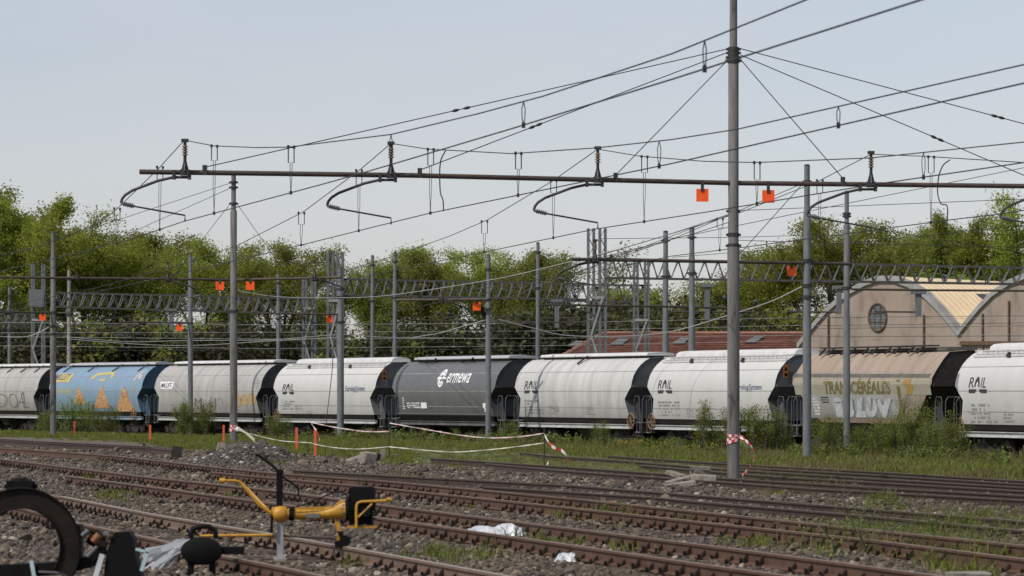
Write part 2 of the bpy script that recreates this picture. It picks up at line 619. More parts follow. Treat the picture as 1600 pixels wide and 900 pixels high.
# ------------------------------------------------------------------ scattering (stuff only)
def scatter(name, variants, co, rot, scl, idx):
    """one object: many copies of a few small meshes on points"""
    me = bpy.data.meshes.new(name)
    me.vertices.add(len(co))
    me.vertices.foreach_set('co', np.asarray(co, np.float32).ravel())
    a = me.attributes.new('turn', 'FLOAT_VECTOR', 'POINT')
    a.data.foreach_set('vector', np.asarray(rot, np.float32).ravel())
    a = me.attributes.new('size', 'FLOAT', 'POINT')
    a.data.foreach_set('value', np.asarray(scl, np.float32))
    a = me.attributes.new('pick', 'INT', 'POINT')
    a.data.foreach_set('value', np.asarray(idx, np.int32))
    o = link(name, me)
    o['kind'] = 'stuff'
    ng = bpy.data.node_groups.new(name + '_nodes', 'GeometryNodeTree')
    ng.interface.new_socket('Geometry', in_out='INPUT', socket_type='NodeSocketGeometry')
    ng.interface.new_socket('Geometry', in_out='OUTPUT', socket_type='NodeSocketGeometry')
    N = ng.nodes
    gi, go = N.new('NodeGroupInput'), N.new('NodeGroupOutput')
    ins = N.new('GeometryNodeInstanceOnPoints')
    gti = N.new('GeometryNodeGeometryToInstance')
    for v in reversed(variants):
        vo = bpy.data.objects.new(name + '_piece', v)
        oi = N.new('GeometryNodeObjectInfo')
        oi.inputs['Object'].default_value = vo
        ng.links.new(oi.outputs['Geometry'], gti.inputs[0])
    def attr(nm, t):
        n = N.new('GeometryNodeInputNamedAttribute')
        n.data_type = t
        n.inputs['Name'].default_value = nm
        return [s for s in n.outputs if s.enabled and s.name == 'Attribute'][0]
    ng.links.new(gi.outputs[0], ins.inputs['Points'])
    ng.links.new(gti.outputs[0], ins.inputs['Instance'])
    ins.inputs['Pick Instance'].default_value = True
    ng.links.new(attr('pick', 'INT'), ins.inputs['Instance Index'])
    ng.links.new(attr('turn', 'FLOAT_VECTOR'), ins.inputs['Rotation'])
    ng.links.new(attr('size', 'FLOAT'), ins.inputs['Scale'])
    ng.links.new(ins.outputs[0], go.inputs[0])
    md = o.modifiers.new('scatter', 'NODES')
    md.node_group = ng
    return o

def stone_mesh(seed, mat):
    rnd = random.Random(seed)
    bm = bmesh.new()
    bmesh.ops.create_icosphere(bm, subdivisions=1, radius=.5)
    sx, sy, sz = rnd.uniform(.8, 1.3), rnd.uniform(.7, 1.0), rnd.uniform(.5, .8)
    for v in bm.verts:
        k = rnd.uniform(.8, 1.2)
        v.co = Vector((v.co.x * sx * k, v.co.y * sy * k, v.co.z * sz * k))
    me = bpy.data.meshes.new('stone')
    bm.to_mesh(me)
    bm.free()
    me.materials.append(mat)
    return me

rng = np.random.default_rng(5)

def sample_view(n, y0, y1, pad=260, power=1.0):
    """points on the ground in front of the camera, denser near"""
    u = rng.random(n)
    if power == 1.0:
        Y = np.sqrt(y0 * y0 + u * (y1 * y1 - y0 * y0))
    else:
        Y = y0 * (y1 / y0) ** u
    X = (rng.uniform(-pad, 1600 + pad, n) - 800) * Y / F
    return X, Y

def build_ballast():
    for nm, mat, n, seed in (('ballast', M['stone'], 170000, 1), ('dark_ballast', M['stone_dark'], 60000, 7)):
        X, Y = sample_view(n, 38, 150, power=0)
        g = green(X, Y)
        k = rng.random(n) > g * 1.05 - .02
        if nm == 'dark_ballast':
            k &= fbm(X, Y, .28) > .47
        X, Y = X[k], Y[k]
        n = len(X)
        s = np.clip(rng.lognormal(-3.10, .46, n), .022, .19) * (1 + (Y - 45) / 160)
        Z = gz(X, Y) + s * rng.uniform(.0, .3, n)
        scatter(nm, [stone_mesh(seed + i, mat) for i in range(6)], np.stack([X, Y, Z], -1), rng.uniform(-3.1, 3.1, (n, 3)) * [.25, .25, 1], s, rng.integers(0, 6, n))
build_ballast()

def clump_mesh(seed, mat, blades, h, spread, wd, lean=.5, heads=None):
    rnd = random.Random(seed)
    mb = MB()
    for i in range(blades):
        a = rnd.uniform(0, 6.283)
        r = spread * math.sqrt(rnd.random())
        bx, by = r * math.cos(a), r * math.sin(a)
        hh = h * rnd.uniform(.5, 1.1)
        d = rnd.uniform(0, 6.283)
        ln = rnd.uniform(.1, lean) * hh
        ww = wd * rnd.uniform(.6, 1.2)
        t = rnd.uniform(0, 6.283)
        wx, wy = math.cos(t) * ww, math.sin(t) * ww
        mx, my = bx + math.cos(d) * ln * .35, by + math.sin(d) * ln * .35
        ex, ey = bx + math.cos(d) * ln, by + math.sin(d) * ln
        mb.add([(bx - wx, by - wy, -.03), (bx + wx, by + wy, -.03), (mx + wx * .8, my + wy * .8, hh * .6), (mx - wx * .8, my - wy * .8, hh * .6), (ex, ey, hh)],
               [(0, 1, 2, 3), (3, 2, 4)])
        if heads and rnd.random() < heads:
            q = .022
            mb.add([(ex - q, ey, hh), (ex, ey - q, hh + .01), (ex + q, ey, hh), (ex, ey + q, hh + .015)], [(0, 1, 2, 3)], 1)
            mb.add([(ex - q, ey, hh - q), (ex + q, ey, hh - q), (ex + q, ey, hh + q), (ex - q, ey, hh + q)], [(0, 1, 2, 3)], 1)
    return mb.mesh('clump', [mat, M['flower']])

def leafy_mesh(seed, mat, stems, h, spread, leaves, ls):
    """a broad-leaved weed: thin stems with small leaf faces"""
    rnd = random.Random(seed)
    mb = MB()
    for i in range(stems):
        a = rnd.uniform(0, 6.283)
        r = spread * .5 * math.sqrt(rnd.random())
        b = Vector((r * math.cos(a), r * math.sin(a), -.03))
        e = b + Vector((math.cos(a) * spread * rnd.uniform(.2, 1), math.sin(a) * spread * rnd.uniform(.2, 1), h * rnd.uniform(.55, 1.1)))
        s = Vector((.006, .006, 0))
        mb.add([b - s, b + s, e], [(0, 1, 2)])
        for j in range(leaves):
            p = b.lerp(e, rnd.uniform(.2, 1.02)) + Vector((rnd.gauss(0, .04), rnd.gauss(0, .04), rnd.gauss(0, .03)))
            u = Vector((rnd.gauss(0, 1), rnd.gauss(0, 1), rnd.gauss(0, .6))).normalized() * ls * rnd.uniform(.6, 1.2)
            v = u.orthogonal().normalized() * ls * .5
            mb.add([p - u * .2, p + u * .4 + v, p + u, p + u * .4 - v], [(0, 1, 2, 3)])
    return mb.mesh('weed', [mat])

def build_grass():
    # short grass
    n = 62000
    X, Y = sample_view(n, 40, 235)
    g = green(X, Y)
    d = train_dist(X, Y)
    sid = np.interp(Y, tm[::-1, 1], tm[::-1, 0])
    px = 800 + F * X / Y
    k = (rng.random(n) < g * 1.1) & (X < sid - .8) & (d > 1.6) & (g > .2)
    X, Y, g, d, px = X[k], Y[k], g[k], d[k], px[k]
    n = len(X)
    vs = [clump_mesh(20 + i, M['grass'], 16, .16, .16, .010, .8) for i in range(4)] + [clump_mesh(30 + i, M['grass_dry'], 12, .17, .14, .008, .7) for i in range(2)]
    pn = fbm(X, Y, .25)
    right = np.clip((px - 600) / 500, 0, 1)
    idx = np.where(rng.random(n) < .04 + right * np.clip((pn - .32) * 3, 0, .85), rng.integers(4, 6, n), rng.integers(0, 4, n))
    s = rng.uniform(.6, 1.25, n) * (1 + .25 * right)
    cc = X + .279 * Y
    nr = np.min([np.abs(cc - c) for c in SIDINGS], axis=0)
    zone = (cc > 20.5) & (cc < 36.2) & (px > 640)
    s = np.where(zone, s * np.where(nr < .42, .38, .62), s)
    idx = np.where(zone & (rng.random(n) < .35), rng.integers(4, 6, n), idx)
    scatter('grass', vs, np.stack([X, Y, gz(X, Y)], -1), np.stack([np.zeros(n), np.zeros(n), rng.uniform(0, 6.28, n)], -1), s, idx)
    # tall weeds along the train, yellow flowers in one stretch
    n = 30000
    X, Y = sample_view(n, 95, 235)
    px = 800 + F * X / Y
    d = train_dist(X, Y)
    sid = np.interp(Y, tm[::-1, 1], tm[::-1, 0])
    pn = fbm(X, Y, .3)
    lim = np.interp(px, [0, 240, 420, 600, 1000, 1600], [3.0, 3.2, 6.0, 9.5, 11, 11])
    k = (X < sid) & (d > 1.75) & (d < lim) & (rng.random(n) < .35 + pn * .7)
    X, Y, d, px, pn = X[k], Y[k], d[k], px[k], pn[k]
    n = len(X)
    vs = ([clump_mesh(40 + i, M['grass_dry'], 14, .55, .22, .009, .45) for i in range(2)] + [clump_mesh(45 + i, M['weed'], 16, .5, .22, .011, .5) for i in range(2)]
          + [leafy_mesh(50 + i, M['weed'], 7, .6, .3, 14, .085) for i in range(3)] + [clump_mesh(55 + i, M['weed'], 16, .38, .3, .010, .5, .8) for i in range(2)])
    idx = rng.integers(0, 7, n)
    idx = np.where((px < 420) & (idx < 2), idx + 2, idx)
    idx = np.where((px > 440) & (rng.random(n) < .42), rng.integers(0, 2, n), idx)
    fl = (px > 930) & (px < 1150) & (d > 4.0) & (rng.random(n) < .9 * np.clip(fbm(X, Y, .55) * 3 - 1.1, 0, 1))
    idx = np.where(fl, rng.integers(7, 9, n), idx)
    s = rng.uniform(.6, 1.25, n) * np.interp(d, [1.5, 4, 11], [1.15, 1.0, .55]) * np.interp(px, [0, 300, 500, 700, 1150, 1300, 1600], [.6, .75, 1.15, 1.2, 1.1, 1.2, 1.2])
    scatter('tall_weeds', vs, np.stack([X, Y, gz(X, Y)], -1), np.stack([np.zeros(n), np.zeros(n), rng.uniform(0, 6.28, n)], -1), s, idx)
    # low leafy weeds between the near rails at the right
    n = 5200
    X, Y = sample_view(n, 42, 75)
    px = 800 + F * X / Y
    py = HY + F * (H - GZ) / Y
    q = np.zeros(n)
    for cx, cy, rx, ry, a in ((1420, 845, 190, 30, .9), (1540, 880, 110, 25, .8), (1370, 800, 70, 25, .5), (925, 806, 70, 7, .7), (700, 872, 80, 9, .25), (830, 855, 90, 9, .25), (1570, 818, 50, 9, .6)):
        q = np.maximum(q, np.clip(1.3 - np.hypot((px - cx) / rx, (py - cy) / ry), 0, 1) * a * np.clip(fbm(X, Y, .8) * 2.8 - .6, 0, 1))
    k = rng.random(n) < q
    X, Y = X[k], Y[k]
    n = len(X)
    vs = [leafy_mesh(70 + i, M['weed'], 8, .22, .2, 10, .03) for i in range(2)] + [clump_mesh(75 + i, M['grass_dry'] if i < 2 else M['weed'], 16, .24, .15, .006, .7) for i in range(4)]
    scatter('track_weeds', vs, np.stack([X, Y, gz(X, Y)], -1), np.stack([np.zeros(n), np.zeros(n), rng.uniform(0, 6.28, n)], -1), rng.uniform(.6, 1.3, n), rng.integers(0, 6, n))
build_grass()

# ------------------------------------------------------------------ tracks
RAIL_SEC = [(-.036, 0), (.036, 0), (.036, -.032), (.011, -.048), (.011, -.145), (.07, -.165), (.07, -.18), (-.07, -.18), (-.07, -.165), (-.011, -.145), (-.011, -.048), (-.036, -.032)]
def rail_mb(pts, jitter=.0):
    """rail swept along ground points, section as a real flat-bottomed rail"""
    mb = MB()
    n = len(RAIL_SEC)
    vs, fs = [], []
    for i, p in enumerate(pts):
        t = (pts[min(i + 1, len(pts) - 1)] - pts[max(i - 1, 0)])
        t.z = 0
        t.normalize()
        s = Vector((t.y, -t.x, 0))
        for a, z in RAIL_SEC:
            vs.append(p + s * a + Vector((0, 0, z)))
    for i in range(len(pts) - 1):
        for j in range(n):
            a, b = i * n + j, i * n + (j + 1) % n
            fs.append((a, a + n, b + n, b))
    fs.append(tuple(range(n)))
    fs.append(tuple(range(len(pts) * n - 1, (len(pts) - 1) * n - 1, -1)))
    return mb.add(vs, fs)

def rail_path(px_pts, z=0.0, ext_l=True, ext_r=True):
    g = [G(x, y, z) for x, y in px_pts]
    out = []
    if ext_l:
        d = (g[0] - g[1]).normalized()
        out.append(g[0] + d * 40)
    for a, b in zip(g[:-1], g[1:]):
        k = max(1, int((b - a).length / 4))
        out += [a.lerp(b, i / k) for i in range(k)]
    out.append(g[-1])
    if ext_r:
        d = (g[-1] - g[-2]).normalized()
        out.append(g[-1] + d * 14)
    return out

def resample(pts, step, off=0.0):
    out, acc = [], off
    for a, b in zip(pts[:-1], pts[1:]):
        L = (b - a).length
        while acc < L:
            out.append((a.lerp(b, acc / L), (b - a).normalized()))
            acc += step
        acc -= L
    return out

clip_mb = MB()
clip_mb.add([(-.05, 0, -.2), (.05, 0, -.2), (.05, .10, -.2), (-.05, .10, -.2), (-.012, .0, -.05), (.012, .0, -.05), (.016, .035, -.08), (-.016, .035, -.08)],
            [(3, 2, 1, 0), (4, 5, 6, 7), (0, 1, 5, 4), (1, 2, 6, 5), (2, 3, 7, 6), (3, 0, 4, 7)])
clip_mb.tube([(0, .09, -.2), (0, .09, -.10)], .02, 6)
clip_me = clip_mb.mesh('rail_clip', M['clip'])

def track(label, rails, sleepers=True, clips=0, mat='rail', clip_far=None, group='railway tracks across the yard'):
    """rails: list of pixel polylines of the rail heads (with flags)"""
    paths = []
    for r in rails:
        pts = rail_path(r['p'], r.get('z', 0.0), r.get('l', True), r.get('r', True))
        pts.sort(key=lambda p: p.y)
        paths.append((pts, r.get('mat', mat)))
    root = thing('railway_track', label, 'railway track', (paths[0][0][0].x, paths[0][0][0].y, 0), group)
    for pts, m in paths:
        part('rail', rail_mb(pts), M[m], root)
    if sleepers and len(paths) >= 2:
        a = resample(paths[0][0], .6)
        mb = MB()
        pb = [p for p in paths[1][0]]
        rr = random.Random(3)
        for p, t in a:
            if not (38 < p.y < 150):
                continue
            # nearest point on the second rail
            q = min((x for x, _ in zip(*[iter([])] * 2)), default=None) if False else None
            s = Vector((t.y, -t.x, 0))
            best = None
            for u, v in zip(pb[:-1], pb[1:]):
                d = v - u
                tt = (p - u).dot(d) / d.length_squared
                tt = min(1, max(0, tt))
                x = u + d * tt
                if best is None or (x - p).length < (best - p).length:
                    best = x
            c = (p + best) / 2
            if (best - p).length > 2.2:
                continue
            wdt = (best - p).length + .95
            dr = (best - p).normalized()
            mb.box((c.x, c.y, -.262 + rr.uniform(-.02, .008)), (wdt, .24, .13), rz=math.atan2(dr.y, dr.x))
        if mb.v:
            part('sleeper', mb, M['sleeper'], root, stuff=True)
    if clips:
        cr = random.Random(int(clips * 7 + paths[0][0][0].x * 10))
        far = MB()
        for pts, m in paths:
            for i, (p, t) in enumerate(resample(pts, .6, .25)):
                if p.y < 40 or p.y > 118:
                    continue
                px = 800 + F * p.x / p.y
                if px < -60 or px > 1680:
                    continue
                nrm = Vector((t.y, -t.x, 0))
                if nrm.y > 0:
                    nrm = -nrm
                pos = p + nrm * .014
                rz = math.atan2(nrm.y, nrm.x) - math.pi / 2 + cr.uniform(-.15, .15)
                if cr.random() < .07:
                    continue
                pos = pos + t * cr.uniform(-.05, .05) + Vector((0, 0, cr.uniform(-.035, .008)))
                if p.y < clips:
                    o = link('rail_clip', clip_me, root)
                    o.location = pos - Vector(root.location)
                    o.rotation_euler = (0, 0, rz)
                else:
                    mt = Matrix.Rotation(rz, 3, 'Z')
                    far.add([mt @ Vector(v) + pos for v in clip_mb.v], clip_mb.f)
        if far.v:
            part('rail_clip', far, M['clip'], root, stuff=True)
    return root

track('nearest railway track, under the yellow machine, its left end behind the black arched machine',
      [dict(p=[(-60, 767), (98, 775.4), (240, 803.5), (436, 835.8), (540, 854), (640, 872), (790, 899), (900, 919)], mat='rail_pale'),
       dict(p=[(-60, 776), (34, 793.7), (127, 818), (240, 841.3), (349, 867.8), (451, 888), (560, 912)])], clips=75)
track('second rusty railway track from the camera, with the white plastic sheet lying between its rails',
      [dict(p=[(-100, 706), (0, 716.7), (240, 746), (436, 766.5), (589, 787.5), (900, 826), (1100, 851), (1360, 885), (1500, 904)]),
       dict(p=[(103, 743), (240, 760.8), (432, 786.4), (600, 809.6), (900, 852.2), (1100, 881.6), (1222, 898), (1330, 913)], l=False)], clips=75)
track('third rusty railway track from the camera, running just behind the grass tuft',
      [dict(p=[(-100, 690), (0, 699.6), (178, 711.8), (340, 729.8), (432, 739), (600, 751), (900, 779), (1100, 799.8), (1360, 827), (1600, 852), (1700, 862)]),
       dict(p=[(330, 737), (395, 743), (540, 756.6), (600, 762), (900, 793.7), (1100, 815.6), (1360, 843), (1600, 873), (1700, 885)], l=False)], clips=66)
track('rusty turnout track between the tall mast and the grass tuft, branching off the third track',
      [dict(p=[(458, 734), (600, 742.3), (900, 758.2), (1100, 774), (1360, 794.6), (1600, 814), (1700, 822)], l=False),
       dict(p=[(757, 760), (872, 767), (1031, 777), (1100, 783.8), (1360, 805.8), (1600, 828.6), (1700, 838)], l=False)], clips=0, mat='rail_far', sleepers=False)
track('overgrown siding directly behind the slab pile, nearest of the three far sidings',
      [dict(p=[(673, 715.5), (900, 730), (1158, 748.4), (1360, 760.6), (1600, 774), (1750, 783)], l=False),
       dict(p=[(759, 724), (900, 736.5), (1158, 754.5), (1271, 763), (1600, 781), (1750, 790)], l=False)], mat='rail_far', sleepers=False)
track('overgrown middle siding in the grass behind the tall mast',
      [dict(p=[(813, 706.5), (862, 711.8), (967, 719), (1136, 732.6), (1360, 747.2), (1600, 761), (1750, 769)], l=False),
       dict(p=[(1000, 726.5), (1215, 744.7), (1400, 755), (1600, 766.8), (1750, 775)], l=False)], mat='rail_far', sleepers=False)
track('farthest of the overgrown sidings, its far rail ending by the small dark block',
      [dict(p=[(950, 711.8), (1119, 722.8), (1158, 725.2), (1360, 736.2), (1600, 751), (1750, 760)], l=False),
       dict(p=[(1156, 729.5), (1360, 741), (1600, 756), (1750, 765)], l=False)], mat='rail_far', sleepers=False)
track('short dead-end track at the left, stopping at the black timber stump',
      [dict(p=[(-100, 678), (0, 685.4), (75, 690), (237, 697.6), (268, 701)], r=False),
       dict(p=[(-100, 681), (75, 692.5), (237, 699.8), (268, 703)], r=False)], mat='rail_far', sleepers=False)
tr_root = thing('railway_track', 'railway track in the weeds carrying the row of hopper wagons', 'railway track', (train_mid[20].x, train_mid[20].y, TRAIN_Z), 'railway tracks across the yard')
for sgn in (-1, 1):
    pts = []
    for i, p in enumerate(train_mid):
        d = (train_mid[min(i + 1, len(train_mid) - 1)] - train_mid[max(i - 1, 0)]).normalized()
        pts.append(p + Vector((-d.y, d.x, 0)) * .75 * sgn + Vector((0, 0, TRAIN_Z)))
    part('rail', rail_mb(pts), M['rail_far'], tr_root)

# ------------------------------------------------------------------ wagons
def text_mesh2d(s, shear=0.0, bold=0.0, spacing=1.0):
    cu = bpy.data.curves.new('lettering', 'FONT')
    cu.body = s
    cu.shear = shear
    cu.offset = bold
    cu.space_character = spacing
    cu.resolution_u = 4
    o = bpy.data.objects.new('lettering', cu)
    me = bpy.data.meshes.new_from_object(o)
    vs = [(v.co.x, v.co.y) for v in me.vertices]
    fs = [tuple(p.vertices) for p in me.polygons]
    bpy.data.objects.remove(o)
    bpy.data.meshes.remove(me)
    x0, x1 = min(v[0] for v in vs), max(v[0] for v in vs)
    y0, y1 = min(v[1] for v in vs), max(v[1] for v in vs)
    return [((x - x0) / (x1 - x0), (y - y0) / (y1 - y0)) for x, y in vs], fs

def rect2d(x0, y0, x1, y1):
    return [(x0, y0), (x1, y0), (x1, y1), (x0, y1)], [(0, 1, 2, 3)]

def ellipse2d(cx, cy, rx, ry, n=24, hole=0.0, a0=0.0, a1=2 * math.pi):
    if hole <= 0:
        return [(cx + rx * math.cos(a0 + (a1 - a0) * i / n), cy + ry * math.sin(a0 + (a1 - a0) * i / n)) for i in range(n)], [tuple(range(n))]
    vs, fs = [], []
    for i in range(n + 1):
        a = a0 + (a1 - a0) * i / n
        vs += [(cx + rx * math.cos(a), cy + ry * math.sin(a)), (cx + rx * hole * math.cos(a), cy + ry * hole * math.sin(a))]
    for i in range(n):
        fs.append((2 * i, 2 * i + 2, 2 * i + 3, 2 * i + 1))
    return vs, fs

PROFILES = {
    'tank': [(1.43, 1.40), (1.8, 1.44), (2.25, 1.485), (2.55, 1.50), (2.76, 1.49), (3.0, 1.445), (3.25, 1.36), (3.5, 1.21), (3.7, 1.03), (3.86, .83), (3.98, .60), (4.02, .0)],
    'angled': [(1.40, 1.20), (1.9, 1.30), (2.45, 1.42), (2.85, 1.50), (3.05, 1.48), (3.4, 1.26), (3.75, 1.0), (3.98, .78), (4.04, .0)],
}
INSETS = {
    'tank': [(1.43, .28), (1.8, .45), (2.25, .62), (2.5, .33), (2.76, 0.0), (4.1, 0.0)],
    'angled': [(1.40, 1.95), (2.85, .0), (4.1, 0.0)],
}
W_ROT = {}

class Wagon:
    def __init__(self, pa, pb, shape, label, L=None):
        a = train_side(pa)
        b = train_side(pb)
        d = b - a
        self.L = d.length
        self.d = d.normalized()
        self.n = Vector((-self.d.y, self.d.x, 0))
        self.a = a
        self.shape = shape
        org = a + self.n * 1.5
        self.root = thing('hopper_wagon', label, 'freight wagon', (org.x, org.y, TRAIN_Z), 'hopper wagons in the train', math.atan2(self.d.y, self.d.x))

    def w(self, z):
        p = PROFILES[self.shape]
        return interp(z, p)

    def ins(self, z):
        return interp(z, INSETS[self.shape])

    def uz(self, px, py):
        r = Vector(((px - 800) / F, 1, -(py - HY) / F))
        o = Vector((0, 0, H))
        # aim at the side plane, refined once for the bulge of the sheet
        off = 0.0
        for _ in range(3):
            p0 = self.a + self.n * off
            t = (p0 - o).dot(self.n) / r.dot(self.n)
            p = o + r * t
            z = p.z - TRAIN_Z
            off = 1.5 - self.w(min(max(z, 1.43), 3.95))
        return (p - self.a).dot(self.d), z

    def part(self, name, mb, mats, smooth=False, parent=None, label=None, stuff=False):
        return part(name, mb, mats, parent or self.root, smooth, local=True, label=label, stuff=stuff)

    def body(self, paint, end):
        L = self.L
        prof = PROFILES[self.shape]
        nx = 10
        side = MB()
        zs = [p[0] for p in prof]
        for s in (-1, 1):
            vs, fs = [], []
            for z, wd in prof:
                e = self.ins(z)
                for i in range(nx + 1):
                    vs.append((e + (L - 2 * e) * i / nx, s * wd, z))
            for k in range(len(prof) - 1):
                for i in range(nx):
                    q = (k * (nx + 1) + i, k * (nx + 1) + i + 1, (k + 1) * (nx + 1) + i + 1, (k + 1) * (nx + 1) + i)
                    fs.append(q if s < 0 else q[::-1])
            side.add(vs, fs)
        self.part('body', side, paint, True)
        for z in ((1.86, 2.58, 3.42) if self.shape == 'tank' else (2.2, 3.3)):
            sm = MB()
            e = self.ins(z) + .02
            for s in (-1, 1):
                w0, w1 = self.w(z - .014), self.w(z + .014)
                sm.add([(e, s * (w0 + .004), z - .014), (L - e, s * (w0 + .004), z - .014), (L - e, s * (w1 + .004), z + .014), (e, s * (w1 + .004), z + .014)], [(0, 1, 2, 3) if s < 0 else (3, 2, 1, 0)])
            self.part('weld_seam', sm, M['seam'])
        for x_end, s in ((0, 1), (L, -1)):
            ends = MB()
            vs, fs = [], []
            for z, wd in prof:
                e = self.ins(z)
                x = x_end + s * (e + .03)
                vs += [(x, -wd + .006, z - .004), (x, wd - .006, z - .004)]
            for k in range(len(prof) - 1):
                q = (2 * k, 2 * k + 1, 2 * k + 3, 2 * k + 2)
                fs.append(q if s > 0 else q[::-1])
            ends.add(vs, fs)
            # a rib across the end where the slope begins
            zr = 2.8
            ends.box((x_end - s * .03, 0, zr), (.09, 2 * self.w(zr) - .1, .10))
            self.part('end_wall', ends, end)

    def underframe(self, sill_mat, dark, sill=True):
        L = self.L
        hop = MB()
        zb = PROFILES[self.shape][0][0]
        wb = PROFILES[self.shape][0][1]
        i0 = self.ins(zb) + .05
        for s in (-1, 1):
            vs = [(i0, s * wb, zb), (L - i0, s * wb, zb), (L - i0 - .3, s * (wb - .22), 1.18), (i0 + .3, s * (wb - .22), 1.18)]
            hop.add(vs, [(0, 1, 2, 3) if s < 0 else (3, 2, 1, 0)])
        hop.add([(i0, -wb, zb - .01), (L - i0, -wb, zb - .01), (L - i0, wb, zb - .01), (i0, wb, zb - .01)], [(0, 1, 2, 3)])
        # discharge funnels
        k = 3
        for i in range(k):
            x = L * (i + .5) / k
            for s in (-1, 1):
                vs = [(x - .9, s * 1.05, 1.18), (x + .9, s * 1.05, 1.18), (x + .9, s * .1, 1.18), (x - .9, s * .1, 1.18),
                      (x - .35, s * .7, .55), (x + .35, s * .7, .55), (x + .35, s * .3, .55), (x - .35, s * .3, .55)]
                hop.add(vs, [(0, 1, 5, 4), (1, 2, 6, 5), (2, 3, 7, 6), (3, 0, 4, 7), (4, 5, 6, 7)])
        self.part('hopper_chute', hop, dark)  # inward slope gets the dark colour as painted shade
        so = MB()
        for s in (-1, 1):
            if sill:
                so.box((L / 2, s * 1.31, 1.08), (L - .5, .10, .19))
                so.box((L / 2, s * 1.345, 1.165), (L - .5, .14, .025))
                so.box((L / 2, s * 1.345, 1.0), (L - .5, .14, .025))
        so.box((L / 2, 0, 1.02), (L + .9, .5, .2))
        self.part('solebar', so, sill_mat)
        for x in (1.75, L - 1.75):
            fr = MB()
            for s in (-1, 1):
                y = s * 1.03
                fr.box((x, y, .62), (2.5, .12, .16))
                fr.prism([Vector((x - .55, y - .06, .54)), Vector((x + .55, y - .06, .54)), Vector((x + .35, y - .06, .30)), Vector((x - .35, y - .06, .30))], (0, .12, 0))
                for dx in (-.9, .9):
                    fr.box((x + dx, y, .46), (.3, .16, .28))
                    for q in (-.2, .2):
                        fr.tube([(x + dx + q, y, .36), (x + dx + q, y, .58)], .055, 8)
            fr.box((x, 0, .66), (.4, 2.2, .22))
            bo = self.part('bogie', fr, dark)
            for dx in (-.9, .9):
                wm = MB()
                for s in (-1, 1):
                    wm.tube([(x + dx, s * .68, .46), (x + dx, s * .72, .46), (x + dx, s * .725, .46), (x + dx, s * .82, .46)], [.5, .5, .46, .46], 18)
                wm.tube([(x + dx, -.7, .46), (x + dx, .7, .46)], .08, 8)
                self.part('wheelset', wm, M['steel_rusty'], True, parent=bo)
        for x, s in ((-.45, -1), (L + .45, 1)):
            bu = MB()
            bu.box((x, 0, 1.06), (.12, 2.6, .36))
            for y in (-.875, .875):
                bu.tube([(x, y, 1.06), (x + s * .45, y, 1.06)], .10, 10)
                bu.tube([(x + s * .45, y, 1.06), (x + s * .49, y, 1.06)], .22, 14)
            bu.tube([(x, 0, 1.0), (x + s * .25, 0, .95), (x + s * .35, 0, .72)], .05, 6)
            self.part('buffer_beam', bu, dark)

    def end_gear(self, dark, rail_mat, wheel=None):
        """platforms, hooped handrails and end struts"""
        L = self.L
        for x, s in ((-.2, -1), (L + .2, 1)):
            pf = MB()
            pf.box((x, 0, 1.26), (.7, 2.5, .05))
            pf.box((x + s * .1, -1.2, .85), (.42, .25, .04))
            pf.bar((x + s * .1 - .2, -1.25, 1.25), (x + s * .1 - .2, -1.25, .85), .04, .04)
            pf.bar((x + s * .1 + .2, -1.25, 1.25), (x + s * .1 + .2, -1.25, .85), .04, .04)
            self.part('end_platform', pf, M['galv'])
            for x0, y0, x1, y1, hgt in ((x - .28, -1.3, x + .22, -1.3, 1.12), (x + .3 * s, -1.2, x + .3 * s, -.6, 1.12), (x + .3 * s, .6, x + .3 * s, 1.2, 1.05)):
                pts = [(x0, y0, 1.25), (x0, y0, 1.25 + hgt * .85), (lerp(x0, x1, .15), lerp(y0, y1, .15), 1.25 + hgt), (lerp(x0, x1, .85), lerp(y0, y1, .85), 1.25 + hgt), (x1, y1, 1.25 + hgt * .85), (x1, y1, 1.25)]
                hr = MB().tube(pts, .017, 6)
                self.part('handrail', hr, rail_mat)
            xi = (x + .2 + .55) if s < 0 else (x - .2 - .55)
            xe = x - s * .05
            for y in (-1.05, 1.05):
                st = MB()
                st.prism([Vector((xi - s * .05, y - .02, 2.3)), Vector((xi + s * .25, y - .02, 2.3)), Vector((xe + s * .1, y - .02, 1.3)), Vector((xi - s * .2, y - .02, 1.3))], (0, .04, 0))
                for q in range(3):
                    cx, cz = xi + s * .05 + q * s * .03, 2.08 - q * .25
                    st.tube([(cx, y - .03, cz), (cx, y - .032, cz)], .07, 10, mi=1)
                self.part('end_strut', st, [dark, M['black']])
        if wheel:
            for x in wheel:
                hw = MB()
                ring = [(x + .32 * math.cos(a), -1.42, 1.32 + .32 * math.sin(a)) for a in [2 * math.pi * i / 18 for i in range(19)]]
                hw.tube(ring, .03, 6)
                for a in (0, 1.57, .785, 2.355):
                    hw.tube([(x + .32 * math.cos(a), -1.42, 1.32 + .32 * math.sin(a)), (x - .32 * math.cos(a), -1.42, 1.32 - .32 * math.sin(a))], .016, 5)
                hw.tube([(x, -1.42, 1.32), (x, -1.25, 1.32)], .04, 6)
                self.part('handwheel', hw, M['hand_wheel'])

